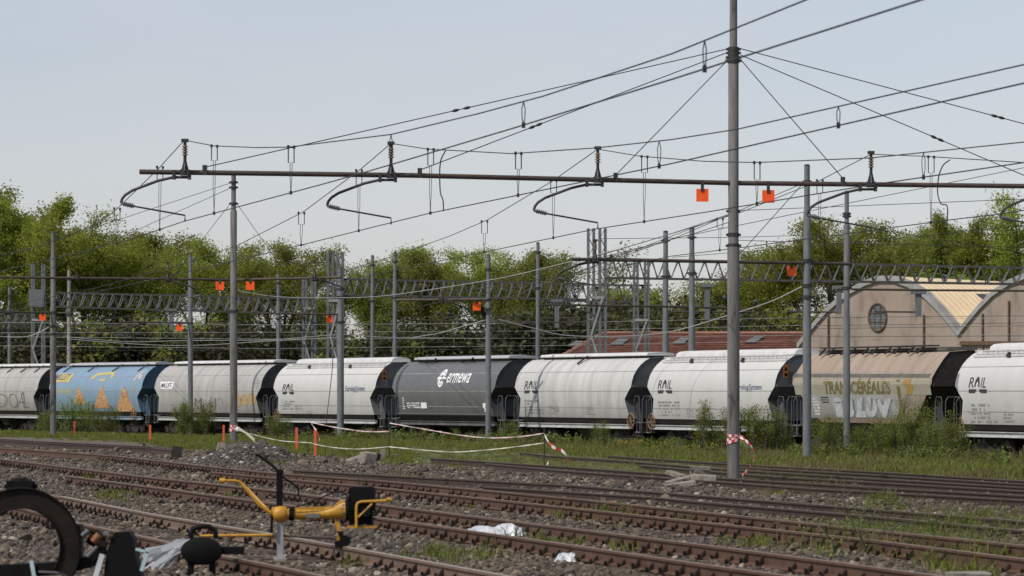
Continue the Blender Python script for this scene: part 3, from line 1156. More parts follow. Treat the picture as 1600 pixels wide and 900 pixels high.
    # flat print on the bulged side
    def print2d(self, name, v2, f2, box, mat, off=.012, cuts=6, label=None, lean=True):
        """box: pixel rectangle (x0, y0, x1, y1) of the print in the photograph; v2 in the unit square"""
        x0, y0, x1, y1 = box
        ym = (y0 + y1) / 2
        ua, z1 = self.uz(x0, y0)
        ub, zb = self.uz(x0, y1)
        _, zt = self.uz(x1, y0)
        _, z0 = self.uz(x1, y1)
        u0, _ = self.uz(x0, ym)
        u1, _ = self.uz(x1, ym)
        if lean:                      # upright print leans in the photo because the sheet curves back
            W_ = u1 - u0
            sh_ = (W_ - math.sqrt(max(W_ * W_ - (ua - ub) ** 2, (.6 * W_) ** 2))) / 2
            u0, u1 = u0 + sh_, u1 - sh_
        bm = bmesh.new()
        bv = [bm.verts.new((lerp(u0, u1, x), lerp(lerp(zb, z0, x), lerp(z1, zt, x), y), 0)) for x, y in v2]
        for f in f2:
            try:
                bm.faces.new([bv[i] for i in f])
            except ValueError:
                pass
        zmin = min(v.co.y for v in bm.verts)
        zmax = max(v.co.y for v in bm.verts)
        for i in range(1, cuts):
            z = lerp(zmin, zmax, i / cuts)
            bmesh.ops.bisect_plane(bm, geom=bm.verts[:] + bm.edges[:] + bm.faces[:], plane_co=(0, z, 0), plane_no=(0, 1, 0))
        for v in bm.verts:
            u, z = v.co.x, v.co.y
            v.co = Vector((u, -(self.w(z) + off), z))
        bm.normal_update()
        me = bpy.data.meshes.new(name)
        bm.to_mesh(me)
        bm.free()
        me.materials.append(mat)
        o = link(name, me, self.root)
        if label:
            o['label'] = label
        return o

    def text(self, s, box, mat, shear=0.0, bold=0.0, name='lettering', off=.012, label=None, spacing=1.0):
        v, f = text_mesh2d(s, shear, bold, spacing)
        return self.print2d(name, v, f, box, mat, off, label=label)

    def tiny_print(self, box, rows, mat, seed, fill=.62):
        """rows of small data lettering, read only as dashes"""
        rnd = random.Random(seed)
        vs, fs = [], []
        for r in range(rows):
            y1 = 1 - r / rows
            y0 = y1 - .55 / rows
            x = rnd.uniform(0, .08)
            xe = 1 if rnd.random() < .6 else rnd.uniform(.4, .8)
            while x < xe:
                ww = rnd.uniform(.025, .09)
                if rnd.random() < fill:
                    o = len(vs)
                    vs += [(x, y0), (x + ww * .8, y0), (x + ww * .8, y1), (x, y1)]
                    fs.append((o, o + 1, o + 2, o + 3))
                x += ww
        if vs:
            self.print2d('data_lettering', vs, fs, box, mat, cuts=2)

    def rail_logo(self, x0, y0, x1, y1, mat):
        """R, an arch, I and L over a broken bar"""
        h = y1 - y0
        wd = x1 - x0
        yb = y0 + h * .66
        self.text('R', (x0, y0, x0 + wd * .30, yb), mat, .1, .0, 'logo_letter')
        v, f = ellipse2d(.5, .0, .5, 1.0, 14, .55, 0, math.pi)
        self.print2d('logo_arch', v, f, (x0 + wd * .33, y0 - h * .04, x0 + wd * .64, yb - h * .05), mat)
        self.text('I', (x0 + wd * .69, y0, x0 + wd * .77, yb), mat, .05, .0, 'logo_letter')
        self.text('L', (x0 + wd * .80, y0, x0 + wd * 1.0, yb), mat, .05, .0, 'logo_letter')
        yb0 = y0 + h * .76
        v, f = [(0, 0), (.33, 0), (.40, .5), (.44, 1), (0, 1)], [(0, 1, 2, 3, 4)]
        self.print2d('logo_bar', v, f, (x0 - wd * .02, yb0, x1, y1), mat, cuts=2)
        v, f = [(.67, 0), (1, 0), (1, 1), (.54, 1), (.58, .5)], [(0, 1, 2, 3, 4)]
        self.print2d('logo_bar', v, f, (x0, yb0, x1 + wd * .02, y1), mat, cuts=2)

    def lattice_roof(self, white):
        """long rounded hatch cover, slotted running board and edge rail"""
        L = self.L
        hc = MB()
        prof = [(-.52, 4.02), (-.50, 4.13), (-.36, 4.22), (0, 4.26), (.36, 4.22), (.50, 4.13), (.52, 4.02)]
        vs, fs = [], []
        for x in (.75, L - .15):
            vs += [(x, y, z) for y, z in prof]
        n = len(prof)
        for j in range(n - 1):
            fs.append((j, j + n, j + n + 1, j + 1))
        fs += [tuple(range(n)), tuple(range(2 * n - 1, n - 1, -1))]
        hc.add(vs, fs)
        self.part('roof_hatch', hc, white, True)
        wk = MB()
        for y in (-.66, -.92):
            wk.box((L / 2 + .2, y, 3.99), (L - .5, .035, .035))
        wk.box((L / 2 + .2, -.96, 3.80), (L - .4, .06, .07))
        k = int(L / .42)
        for i in range(k):
            x = .6 + (L - .8) * i / k
            wk.bar((x, -.66, 3.99), (x + .2, -.92, 3.985), .02, .03)
            wk.bar((x + .2, -.92, 3.985), (x + .4, -.66, 3.99), .02, .03)
            if i % 2 == 0:
                wk.box((x, -.93, 3.90), (.03, .03, .18))
        self.part('running_board', wk, white)
        ck = MB()
        for fx in (.28, .68):
            ck.box((L * fx, -1.0, 3.80), (.28, .09, .10))
            ck.box((L * fx, -.99, 3.86), (.10, .09, .12))
        self.part('hatch_lock', ck, M['steel_dark'])

    def flat_roof(self, top, dark, split=False, overhang=.62, brackets=0):
        L = self.L
        hc = MB()
        segs = [(.95, L * .5 - .02), (L * .5 + .02, L - .15)] if split else [(.9, L - .1)]
        for a, b in segs:
            vs = []
            for x in (a, b):
                vs += [(x, -overhang, 4.13), (x, -overhang + .06, 4.20), (x, 0, 4.25), (x, overhang - .06, 4.20), (x, overhang, 4.13), (x, overhang, 4.09), (x, -overhang, 4.09)]
            n = 7
            fs = [(j, j + n, (j + 1) % n + n, (j + 1) % n) for j in range(n)] + [tuple(range(n)), tuple(range(2 * n - 1, n - 1, -1))]
            hc.add(vs, fs)
        self.part('roof_hatch', hc, top, True)
        cm = MB()
        cm.box((L / 2 + .3, 0, 4.04), (L - 1.4, overhang * 1.5, .14))
        for i in range(brackets):
            x = lerp(1.6, L - 1.0, i / max(1, brackets - 1))
            cm.bar((x, -overhang, 4.12), (x - .5, -1.05, 3.72), .06, .05)
        self.part('hatch_coaming', cm, dark)

white = lambda nm, a: wagon_paint(nm, (.60, .597, .58), (.18, .17, .15), a)
M['white_clean'] = white('white_wagon_paint', .18)
M['white_dirty'] = white('dirty_white_wagon_paint', .62)
M['white_roof'] = wagon_paint('white_roof_paint', (.68, .68, .67), (.25, .24, .22), .5, .6, -9)
M['grey_dirty'] = wagon_paint('dirty_grey_wagon_paint', (.46, .45, .43), (.12, .11, .095), .7)
M['grey_light'] = wagon_paint('pale_grey_wagon_paint', (.46, .45, .43), (.13, .12, .105), .65)
M['anthracite'] = wagon_paint('anthracite_wagon_paint', (.135, .14, .142), (.07, .068, .064), .5, .35)
M['anthracite_top'] = plain('pale_grey_hatch', (.42, .43, .44), .5)
M['blue_paint'] = wagon_paint('light_blue_wagon_paint', (.22, .335, .455), (.10, .14, .17), .35, .35)
M['blue_end'] = plain('shaded_blue_end', (.05, .09, .14), .5)  # body blue darkened: the end's shade is put into the colour
M['tan_paint'] = wagon_paint('faded_tan_wagon_paint', (.37, .30, .235), (.20, .135, .095), .8, .75)
M['olive_panel'] = wagon_paint('faded_olive_panel', (.38, .365, .29), (.27, .22, .15), .7, .75)
M['end_grey'] = mottled('shaded_grey_end', [(.3, (.07, .073, .08)), (.7, (.12, .123, .13))], 2, .6)  # wagon ends carry their shade in this darker colour
M['end_dark'] = mottled('shaded_dark_end', [(.3, (.025, .026, .028)), (.7, (.05, .052, .054))], 2, .6)  # same for the darker ends, shade painted in
M['under_dark'] = mottled('dirty_shaded_underframe', [(.3, (.014, .012, .011)), (.7, (.045, .036, .028))], 5, .85)  # underframe dirt, also painted shade on chutes and the tan wagon's ends
M['chute'] = mottled('dirty_chute', [(.3, (.07, .07, .06)), (.7, (.13, .125, .11))], 3, .8)
M['sill_light'] = mottled('pale_solebar', [(.3, (.30, .30, .30)), (.65, (.52, .52, .51))], 2.5, .7, stretch=(1, 1, 3))
M['sill_dark'] = mottled('dark_solebar', [(.3, (.06, .06, .06)), (.65, (.14, .14, .135))], 2.5, .7)
M['sill_blue'] = mottled('blue_solebar', [(.3, (.14, .19, .24)), (.65, (.28, .36, .42))], 2.5, .7)
M['print_black'] = plain('black_print', (.035, .035, .04), .6)
M['print_navy'] = plain('navy_print', (.09, .10, .19), .6)
M['print_white'] = plain('white_print', (.82, .82, .82), .5)
M['print_grey'] = plain('grey_print', (.30, .30, .30), .6)
M['print_yellow'] = plain('yellow_print', (.52, .42, .12), .6)
M['print_olive'] = mottled('olive_print', [(.3, (.28, .25, .16)), (.45, (.17, .14, .05)), (.7, (.13, .105, .035))], 3, .8)
M['print_wheat'] = plain('faded_wheat_print', (.36, .23, .06), .7)
M['print_orange'] = mottled('orange_grain_print', [(.35, (.33, .13, .045)), (.5, (.47, .23, .08)), (.62, (.55, .42, .25))], 11, .6, detail=2)
M['print_brown'] = plain('brown_print', (.30, .17, .06), .7)
M['graffiti_dark'] = plain('dark_green_graffiti', (.11, .12, .09), .7)
M['graffiti_white'] = mottled('white_graffiti', [(.32, (.30, .30, .29)), (.5, (.47, .475, .49)), (.7, (.56, .565, .58))], 3.5, .7)
M['graffiti_grey'] = plain('pale_blue_graffiti', (.48, .50, .54), .6)
M['graffiti_blue'] = mottled('teal_graffiti', [(.35, (.30, .31, .28)), (.55, (.14, .19, .22))], 2.5, .7)
M['handle_grey'] = plain('pale_grey_print', (.42, .40, .37), .6)
M['seam'] = mottled('dirty_weld_seam', [(.3, (.16, .155, .145)), (.7, (.36, .355, .34))], 1.5, .7)
M['graffiti_tan'] = plain('tan_graffiti', (.42, .30, .17), .7)
M['sign_orange'] = plain('orange_warning_print', (.34, .12, .025), .5)
M['handrail'] = plain('grey_handrail', (.10, .105, .11), .6)

def warning_plate(wg):
    """orange electric warning plate high on the near end"""
    mb = MB()
    x = wg.L + .035
    mb.box((x, -1.02, 3.36), (.02, .22, .52))
    q = wg.part('warning_plate', mb, M['sign_orange'])
    b = MB()
    x += .013
    b.add([(x, -1.10, 3.38), (x, -.94, 3.38), (x, -1.02, 3.56)], [(0, 1, 2)])
    b.add([(x, -1.09, 3.16), (x, -.95, 3.16), (x, -.95, 3.28), (x, -1.09, 3.28)], [(0, 1, 2, 3)])
    wg.part('warning_symbol', b, M['black'], parent=q)

# white wagons with a slotted running board
def lattice_wagon(pa, pb, label, logo, second=None, data=None, paint='white_clean'):
    wg = Wagon(pa, pb, 'tank', label)
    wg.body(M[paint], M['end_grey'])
    wg.underframe(M['sill_light'], M['under_dark'])
    wg.end_gear(M['end_grey'], M['handrail'], wheel=[.25])
    wg.lattice_roof(M['white_roof'])
    wg.rail_logo(*logo, M['print_black'])
    if second:
        wg.text('EurologSystem', second, M['print_navy'], 0, .006, spacing=1.04)
    for i, (bx, rows) in enumerate(data or []):
        wg.tiny_print(bx, rows, M['print_grey'], i + int(pa))
    warning_plate(wg)
    return wg

lattice_wagon(427, 586, 'white hopper wagon left of the dark grey one, thin cable hanging down its side', (442, 600, 459, 616), (540, 602.5, 570, 613.5),
              [((441, 626, 470, 641), 4), ((478, 642, 488, 647), 2)])
lattice_wagon(1011, 1210, 'clean white hopper wagon behind the tallest mast, its logo left of the mast', (1028.5, 594, 1050, 614.5), (1148, 600, 1190, 611.5),
              [((1028, 627, 1062, 652), 5), ((1072, 640, 1090, 653), 3)])
lattice_wagon(1492, 1735, 'white hopper wagon cut off by the right edge of the photo', (1514.5, 589.5, 1541.5, 614), None,
              [((1516, 631, 1556, 663), 5), ((1568, 646, 1585, 662), 3)])

# dirty white wagon with a flat hatch
wg = Wagon(804, 985.5, 'tank', 'streaky dirty white hopper wagon with a flat hatch, right of the dark grey one')
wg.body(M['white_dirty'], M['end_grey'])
wg.underframe(M['sill_light'], M['under_dark'])
wg.end_gear(M['end_dark'], M['handrail'], wheel=[wg.L - .15])
wg.flat_roof(M['white_roof'], M['steel_dark'], split=True, overhang=.66)
mb = MB()
mb.bar((wg.L * .50, -.66, 4.12), (wg.L * .50 - .3, -1.04, 3.78), .16, .05)
wg.part('hatch_chute', mb, M['under_dark'])
wg.rail_logo(820, 595.5, 840, 614.4, M['print_black'])
wg.tiny_print((820, 625, 848, 648), 5, M['print_grey'], 3)
wg.tiny_print((857, 634, 873, 648), 4, M['print_grey'], 4)
wg.tiny_print((914, 635, 930, 649), 4, M['print_grey'], 5)

# dark grey wagon
wg = Wagon(612.5, 773, 'tank', 'dark grey hopper wagon with white lettering and a round emblem')
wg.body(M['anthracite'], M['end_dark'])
wg.underframe(M['sill_dark'], M['under_dark'])
wg.end_gear(M['end_dark'], M['handrail'])
wg.flat_roof(M['anthracite_top'], M['steel_dark'], overhang=.74)
mb = MB()
for fx in (.30, .66):
    mb.box((wg.L * fx, -.76, 4.06), (.14, .05, .2))
    mb.bar((wg.L * fx - .9, -.9, 3.93), (wg.L * fx - .2, -.72, 4.03), .05, .05)
wg.part('hatch_lock', mb, M['black'])
wg.text('ermewa', (699, 583, 735, 598.5), M['print_white'], .22, .012, spacing=1.05)
v, f = ellipse2d(.5, .5, .46, .5, 28, .74, .35, 2 * math.pi - .5)
wg.print2d('emblem', v, f, (682.5, 577, 698.5, 605), M['print_white'])
v, f = ellipse2d(.5, .5, .30, .33, 24, .60, .0, 2 * math.pi - .6)
wg.print2d('emblem', v, f, (682.5, 577, 698.5, 605), M['print_white'])
wg.print2d('emblem', *rect2d(0, .45, .98, .55), (682, 577, 700, 605), M['print_white'], off=.016)
wg.tiny_print((629, 621, 635, 641), 6, M['print_white'], 6, .8)
wg.tiny_print((636, 629, 656, 639), 3, M['print_white'], 7, .75)
wg.print2d('data_panel', *rect2d(0, 0, 1, 1), (658, 629, 667, 638), M['print_white'])
wg.print2d('data_panel', [(0, 1), (0, .45), (.3, .45), (.3, 0), (.9, 0), (.9, .5), (.45, .5), (.45, .62), (1, .62), (1, 1)], [tuple(range(10))], (755, 630, 762, 644), M['print_white'])
mb = MB()
for s in (-1, 1):
    mb.tube([(.5, s * 1.47, 1.50), (wg.L - .5, s * 1.47, 1.50)], .035, 6)
wg.part('side_pipe', mb, M['handrail'])

# tan wagon with angled ends
wg = Wagon(1238, 1455.5, 'angled', 'faded tan hopper wagon with slanting ends and white graffiti')
wg.body(M['tan_paint'], M['under_dark'])  # underframe colour on the ends paints in their shade
wg.underframe(M['sill_dark'], M['under_dark'], sill=False)
wg.end_gear(M['end_dark'], M['handrail'])
rb = MB()
L = wg.L
for i in range(5):
    a = lerp(1.2, L - 1.2, i / 5)
    rb.box((a + (L - 2.4) / 10, -.72, 4.22), ((L - 2.4) / 5 - .2, .42, .05))
    for q in (.5, (L - 2.4) / 5 - .6):
        rb.bar((a + q, -.9, 4.2), (a + q - .35, -.98, 3.95), .07, .05)
wg.part('running_board', rb, M['steel_dark'])
rb = MB()
rb.box((L / 2, 0, 4.09), (L - 1.0, 1.2, .12))
wg.part('roof_hatch', rb, M['chute'])
v, f = rect2d(0, 0, 1, 1)
wg.print2d('olive_panel', v, f, (1240.5, 585.5, 1453, 617), M['olive_panel'], off=.006, lean=False)
wg.print2d('pale_band', v, f, (1239.5, 584, 1454, 590), M['chute'], off=.008, cuts=2, lean=False)
wg.print2d('lower_panel', [(.0, 0), (.80, 0), (.92, 1), (.0, 1)], [(0, 1, 2, 3)], (1262, 617, 1432, 653), M['grey_light'], off=.006)
wg.text('TRANSC\u00c9R\u00c9ALES', (1287, 590.5, 1391, 616), M['print_olive'], .10, .04)
wg.text('i', (1304, 620.5, 1318, 652), M['graffiti_grey'], 0, .10, 'graffiti', .010)
for ch, bx, sh in (('i', (1305, 621, 1317, 651), 0), ('S', (1319, 621, 1335, 652), .1), ('L', (1335, 621, 1354, 652), .35), ('U', (1352, 621, 1376, 652), .45), ('V', (1369, 623, 1396, 653), .1)):
    v, f = text_mesh2d(ch, sh, .09)
    wg.print2d('graffiti', v, f, (bx[0] + 2, bx[1] + 1, bx[2] + 3, bx[3] + 1.5), M['graffiti_blue'], .009)
    wg.print2d('graffiti', v, f, bx, M['graffiti_white'], .014)
v, f = ellipse2d(.5, .5, .5, .5, 16)
wg.print2d('graffiti', v, f, (1395, 635, 1405, 652), M['graffiti_white'], .014)
wg.tiny_print((1271, 622, 1282, 650), 6, M['print_white'], 8, .8)
wg.tiny_print((1283, 620, 1295, 631), 3, M['print_black'], 9, .9)
v, f = [(0, 0), (.35, 0), (.5, 1), (.1, 1)], [(0, 1, 2, 3)]
wg.print2d('wheat_emblem', v, f, (1402, 583, 1416, 650), M['print_olive'], .013)
v, f = [(.2, 0), (.75, .1), (1, .5), (.7, .62), (.8, .9), (.45, .78), (.3, 1), (0, .6), (.3, .45)], [tuple(range(9))]
wg.print2d('wheat_emblem', v, f, (1411, 588, 1428, 618), M['print_wheat'], .013)

# two grey wagons and the blue one at the left
wg = Wagon(241, 407, 'tank', 'dirty grey hopper wagon with graffiti, between the blue wagon and the first white one')
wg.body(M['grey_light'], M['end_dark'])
wg.underframe(M['sill_light'], M['under_dark'])
wg.end_gear(M['end_dark'], M['handrail'])
wg.flat_roof(M['white_roof'], M['steel_dark'], overhang=.7, brackets=0)
wg.print2d('name_panel', [(.08, 0), (.94, 0), (1, 1), (0, 1)], [(0, 1, 2, 3)], (250, 596.5, 271.5, 607.5), M['print_white'], .010)
wg.text('MILLET', (252, 598.5, 269, 605.5), M['print_black'], .2, .015, off=.016)
for i, (ch, bx) in enumerate((('A', (325, 617, 334, 636)), ('I', (335, 622, 338, 637)), ('C', (338, 621, 346, 636)), ('M', (304, 622, 316, 636)), ('b', (345, 623, 355, 637)))):
    v, f = text_mesh2d(ch, .1, .0)
    wg.print2d('graffiti', v, f, bx, M['graffiti_dark'] if i % 2 else M['print_grey'], .012)
v, f = ellipse2d(.5, .5, .5, .5, 14)
for bx in ((360, 615, 378, 636), (375, 616, 388, 634), (386, 614, 400, 633)):
    wg.print2d('graffiti', v, f, bx, M['graffiti_tan'], .010)
wg.tiny_print((396, 590, 406, 609), 5, M['print_grey'], 12, .5)

wg = Wagon(76.5, 221, 'tank', 'light blue hopper wagon with three painted orange grain piles')
wg.body(M['blue_paint'], M['blue_end'])
wg.underframe(M['sill_blue'], M['under_dark'])
wg.end_gear(M['blue_end'], M['handrail'], wheel=[wg.L - 1.2])
wg.flat_roof(M['anthracite_top'], M['steel_dark'], overhang=.6, brackets=4)
wg.print2d('name_panel', [(.0, 0), (.94, 0), (1, 1), (.05, 1)], [(0, 1, 2, 3)], (87, 584, 112.5, 597), M['print_yellow'], .010)
wg.text('MILLET', (86, 584.5, 110, 593.5), M['print_navy'], .25, .015, off=.016)
v, f = [(0, 0), (.15, .45), (.18, .2), (.82, .5), (.85, .75), (1, .3), (1, .62), (.85, 1), (.18, .72), (.15, .75), (0, .35)], [tuple(range(11))]
wg.print2d('ribbon_print', [(0, .0), (.12, .15), (.2, .55), (.85, .75), (.9, .35), (1, .2), (1, .5), (.93, 1), (.2, .85), (.02, .4)], [tuple(range(10))], (144, 581, 178, 594), M['print_yellow'])
wg.print2d('ribbon_print', *rect2d(0, 0, 1, 1), (156, 592, 165, 595.5), M['print_yellow'])
for y in (608, 611, 614):
    wg.print2d('pale_line', *rect2d(0, 0, 1, 1), (89, y, 112, y + 1), M['print_yellow'], cuts=2)
for bx in ((114.5, 602.5, 133, 632), (147, 602.5, 171, 638), (180.5, 602.5, 209, 643)):
    rnd = random.Random(int(bx[0]))
    pts = [(0, 0)]
    for i in range(1, 8):
        y = i / 8
        pts.append((.5 * y ** 1.15 + rnd.uniform(-.03, .03), y))
    pts.append((.5, 1))
    for i in range(7, 0, -1):
        y = i / 8
        pts.append((1 - .5 * y ** 1.15 + rnd.uniform(-.03, .03), y))
    pts.append((1, 0))
    wg.print2d('grain_pile_print', pts, [tuple(range(len(pts)))], bx, M['print_orange'], cuts=6)
v, f = [(.0, .1), (.1, .5), (.45, .95), (.8, 1), (.55, .7), (.85, .55), (.9, .2), (.6, .25), (.35, .45), (.25, .05)], [tuple(range(10))]
wg.print2d('scoop_print', v, f, (209, 578, 227, 597), M['handle_grey'])
rnd = random.Random(2)
vs, fs = [], []
for i in range(26):
    t = i / 26
    x, y = .75 - .6 * t + rnd.uniform(-.12, .12), 1 - t
    o = len(vs)
    vs += [(x, y), (x + .13, y), (x + .13, y - .03), (x, y - .03)]
    fs.append((o, o + 1, o + 2, o + 3))
wg.print2d('falling_grain_print', vs, fs, (204, 596, 213, 620), M['print_yellow'])

wg = Wagon(-72, 58.6, 'tank', 'dirty grey hopper wagon with dark graffiti at the left edge of the photo')
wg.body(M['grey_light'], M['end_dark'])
wg.underframe(M['sill_light'], M['under_dark'])
wg.end_gear(M['end_dark'], M['handrail'])
wg.flat_roof(M['white_roof'], M['steel_dark'], overhang=.66, brackets=6)
for ch, bx, sh in (('D', (-6, 616, 12, 636), .2), ('O', (14, 615, 28, 637), -.1), ('A', (26, 612, 40, 637), .3), ('L', (33, 611, 45, 637), -.2)):
    v, f = text_mesh2d(ch, sh, -.028)
    wg.print2d('graffiti', v, f, bx, M['graffiti_dark'], .012)

# ------------------------------------------------------------------ overhead line: masts
def mast(label, px, y_top, Y, secs, mat, name='catenary_mast', collars=(), zb=None, group='masts of the overhead line', lean=0.0):
    """secs: list of (photo row, width in photo pixels) from top to bottom"""
    x = (px - 800) * Y / F
    zb = float(gz(x, Y)) - .15 if zb is None else zb
    root = thing(name, label, 'mast', (x, Y, zb), group)
    pts, rs = [], []
    for y, wd in secs:
        pts.append(P(px, y, Y))
        rs.append(wd / 2 * Y / F)
    pts[0] = P(px, y_top, Y)
    pts.append(Vector((x, Y, zb)))
    rs.append(rs[-1])
    p2, r2 = [pts[0]], [rs[0]]
    for i in range(1, len(pts)):
        if i < len(pts) - 1:
            p2 += [pts[i] + Vector((0, 0, .06)), pts[i]]
            r2 += [rs[i - 1], rs[i]]
        else:
            p2.append(pts[i])
            r2.append(rs[i])
    mb = MB().tube(p2, r2, 14)
    part('shaft', mb, mat, root, True)
    cb = MB().tube([p2[0], p2[0] + Vector((0, 0, .05))], [r2[0] * 1.12, r2[0] * .6], 12)
    part('cap', cb, M['steel_dark'], root)
    for y, wd in collars:
        c = P(px, y, Y)
        r = wd / 2 * Y / F
        cb = MB().tube([c - Vector((0, 0, .05)), c + Vector((0, 0, .05))], r, 12)
        cb.bar(c + Vector((-r * 1.35, -.02, 0)), c + Vector((r * 1.35, -.02, 0)), .06, .06)
        part('collar', cb, M['steel_dark'], root)
    return root

m1 = mast('tallest and nearest mast, weathered concrete with red and white tape knotted near its foot', 1146, -70, 86.0,
          [(-70, 12), (98, 16.5), (388, 19.5)], M['concrete_old'], collars=[(77, 17), (83, 17), (90, 18), (95, 19), (330, 16.5), (367, 17), (384, 18)])
mast('grey mast at the left rising above the gravel heap to the long beam', 365, 272, 160.0, [(272, 7.5), (330, 10.5), (480, 12)], M['concrete_old'], collars=[(285, 11), (293, 11), (318, 11), (486, 14)])
mast('grey mast standing in the grass right of the tallest mast', 1261, 259, 116.0, [(259, 9), (332, 11.5), (500, 13.5)], M['galv'], collars=[(284, 11), (407, 15), (446, 15), (464, 15)])
mast('slim grey mast in front of the tan wagon with white graffiti', 1323, 300, 127.0, [(300, 7), (352, 9.5), (500, 11)], M['galv'], collars=[(334, 10), (338, 10), (450, 12)])
mast('dark mast at the left between the grey wagon and the blue wagon', 83, 363, 186.0, [(363, 6.5), (403, 8), (480, 9.5)], M['concrete_old'], collars=[(488, 11), (510, 11), (522, 11)])
mast('grey mast in front of the dirty grey wagon, its foot behind the big bush', 297.5, 398, 192.0, [(398, 5.5), (434, 7), (500, 8)], M['galv'], collars=[(505, 9)])
mast('grey mast in front of the left white wagon with the hanging cable', 532, 419, 177.0, [(419, 8), (450, 9.5), (560, 11)], M['galv'], collars=[(452, 11), (465, 11), (503, 12)])
mast('pale grey mast in front of the dark grey wagon', 763, 399, 163.5, [(399, 6), (460, 7.5), (520, 9)], M['galv'], collars=[(421, 8), (468, 10), (483, 10)])
for lab, px, yt, Y, wd in (('thin dark pole rising between the dark grey wagon and the streaky white one', 840.5, 380, 178, 6.5),
                           ('left of the two plain grey masts behind the left white wagon', 582, 400, 205, 6),
                           ('right of the two plain grey masts behind the left white wagon', 617, 395, 203, 6.5),
                           ('short grey mast behind the right end of the dirty grey wagon', 435, 428, 214, 6.5),
                           ('grey mast rising behind the left half of the blue wagon', 108, 422, 228, 6.5),
                           ('short thin mast at the far left behind the grey wagon', 15, 448, 236, 6),
                           ('left of the two thick dark masts behind the streaky white wagon', 1040, 362, 168, 9),
                           ('right of the two thick dark masts, nearest the tallest mast', 1081, 357, 166, 9.5)):
    mast(lab, px, yt, Y, [(yt, wd * .85), (yt + 45, wd), (yt + 140, wd * 1.12)], M['galv'] if wd != 6.5 or px > 200 else M['concrete'], collars=[(yt + 14, wd * 1.2), (yt + 70, wd * 1.4)])

# ------------------------------------------------------------------ overhead line: beams with their bracket arms
BZ = H + (HY - 286) / F * 86.0
def bY(y, z):
    return (z - H) * F / (HY - y)

def arm_parts(root, px, py, Y, k=1.0, flip=1, mast_ins=True):
    """one curved bracket arm with its insulators, drawn from its place on the beam"""
    q = lambda dx, dy: P(px + dx * k * flip, py + dy * k, Y - .12)
    pts = [q(8, 7.5), (q(-18, 7.5)), q(-42, 13), q(-82, 28), q(-93, 35), q(-98, 41), q(-100, 48)]
    mb = MB().tube(pts, .031 * (1 if k > .9 else 1.15), 8)
    part('bracket_arm', mb, M['steel_dark'], root, True)
    cl = MB()
    for dx in (7, -17):
        cl.box(q(dx, 4), (.07, .14, .20))
    part('clamp', cl, M['steel_dark'], root)
    ins = MB()
    a, b = q(-100, 48), q(-79, 53)
    ins.tube([a, b], .035, 6)
    for i in range(5):
        t = .25 + i * .15
        c = a.lerp(b, t)
        d = (b - a).normalized() * .016
        ins.tube([c - d, c + d], [.058, .042], 8)
    part('insulator', ins, M['galv'], root)
    rod = MB().tube([b, q(0, 67), q(0, 77)], .022, 6)
    part('steady_rod', rod, M['steel_dark'], root)
    if mast_ins:
        st = MB()
        b0, b1 = q(0, -4), q(0, -50)
        for s in (-1, 1):
            st.tube([q(s * 5, -1), q(s * 1.2, -17)], .022, 5)
            st.tube([q(0, -1) + Vector((0, s * .12, 0)), q(0, -17)], .022, 5)
        st.tube([b0, b1], .04, 6)
        st.box(q(0, -50), (.16, .1, .07))
        st.box(q(0, 0), (.2, .18, .13))
        io = part('post_insulator', st, M['steel_dark'], root)
        sh = MB()
        for i in range(4):
            c = q(0, -27 - i * 4.2)
            sh.tube([c, c + Vector((0, 0, .03))], [.075, .05], 10)
        part('insulator_shed', sh, M['ceramic'], io)

def beam(label, pts, z, rad, arms, clamps=(), k=1.0, flip=1):
    """pts: photo pixels along the beam; arms: photo columns"""
    w0 = [P(x, y, bY(y, z)) for x, y in pts]
    root = thing('cross_beam', label, 'overhead beam', w0[0], 'tubular beams of the overhead line')
    for i in range(len(w0) - 1):
        a, b = w0[i], w0[i + 1]
        part('beam_tube', MB().tube([a, b], rad, 10), M['steel_rusty'], root, True)
    sl = MB()
    for x in clamps:
        y = float(np.interp(x, [p[0] for p in pts], [p[1] for p in pts]))
        Y = bY(y, z)
        sl.box(P(x, y - 4 * k, Y), (.10, .12, .22))
    if sl.v:
        part('stay_clamp', sl, M['steel_dark'], root)
    for x in arms:
        y = float(np.interp(x, [p[0] for p in pts], [p[1] for p in pts]))
        arm_parts(root, x, y, bY(y, z), k, flip)
    return root

beam('long rusty beam crossing in front of everything, carried by the tallest mast', [(218, 268.5), (640, 274), (1146, 286), (1760, 292.5)], BZ, .058, [289, 611, 934, 1361, 1663], clamps=[320, 656, 962, 1146, 1317])
beam('rusty beam carried by the mast above the gravel heap', [(-120, 432), (365, 437), (532, 433.5)], H + (HY - 436) / F * 160, .055, [262, 492], clamps=[120, 450], k=.52, flip=-1)
beam('dark beam carried by the grey mast right of the tallest mast', [(893, 405), (1261, 411), (1330, 412.5)], H + (HY - 411) / F * 116, .055, [930], clamps=[955], k=.6)
beam('thin low beam carried by the dark mast at the far left', [(-60, 486), (83, 489), (105, 489)], H + (HY - 489) / F * 186, .05, [15], k=.42)
beam('thin low beam behind the dirty grey wagon ending at its grey mast', [(188, 503), (297, 505)], H + (HY - 505) / F * 192, .045, [225], k=.4)
beam('low beam behind the left white wagon carried by its grey mast', [(412, 490), (532, 491)], H + (HY - 491) / F * 177, .045, [], k=.4)
beam('low beam behind the dark grey wagon carried by the pale grey mast', [(617, 469), (763, 467.5)], H + (HY - 468) / F * 163.5, .06, [690], k=.45, flip=-1)
beam('low beam running behind the two thick dark masts', [(842, 476), (1040, 479), (1146, 482)], H + (HY - 479) / F * 166, .05, [885], k=.45, flip=-1)
beam('thin lowest beam between the pale grey mast and the lattice tower', [(640, 500), (763, 503), (925, 504)], H + (HY - 502) / F * 186, .04, [], k=.4)
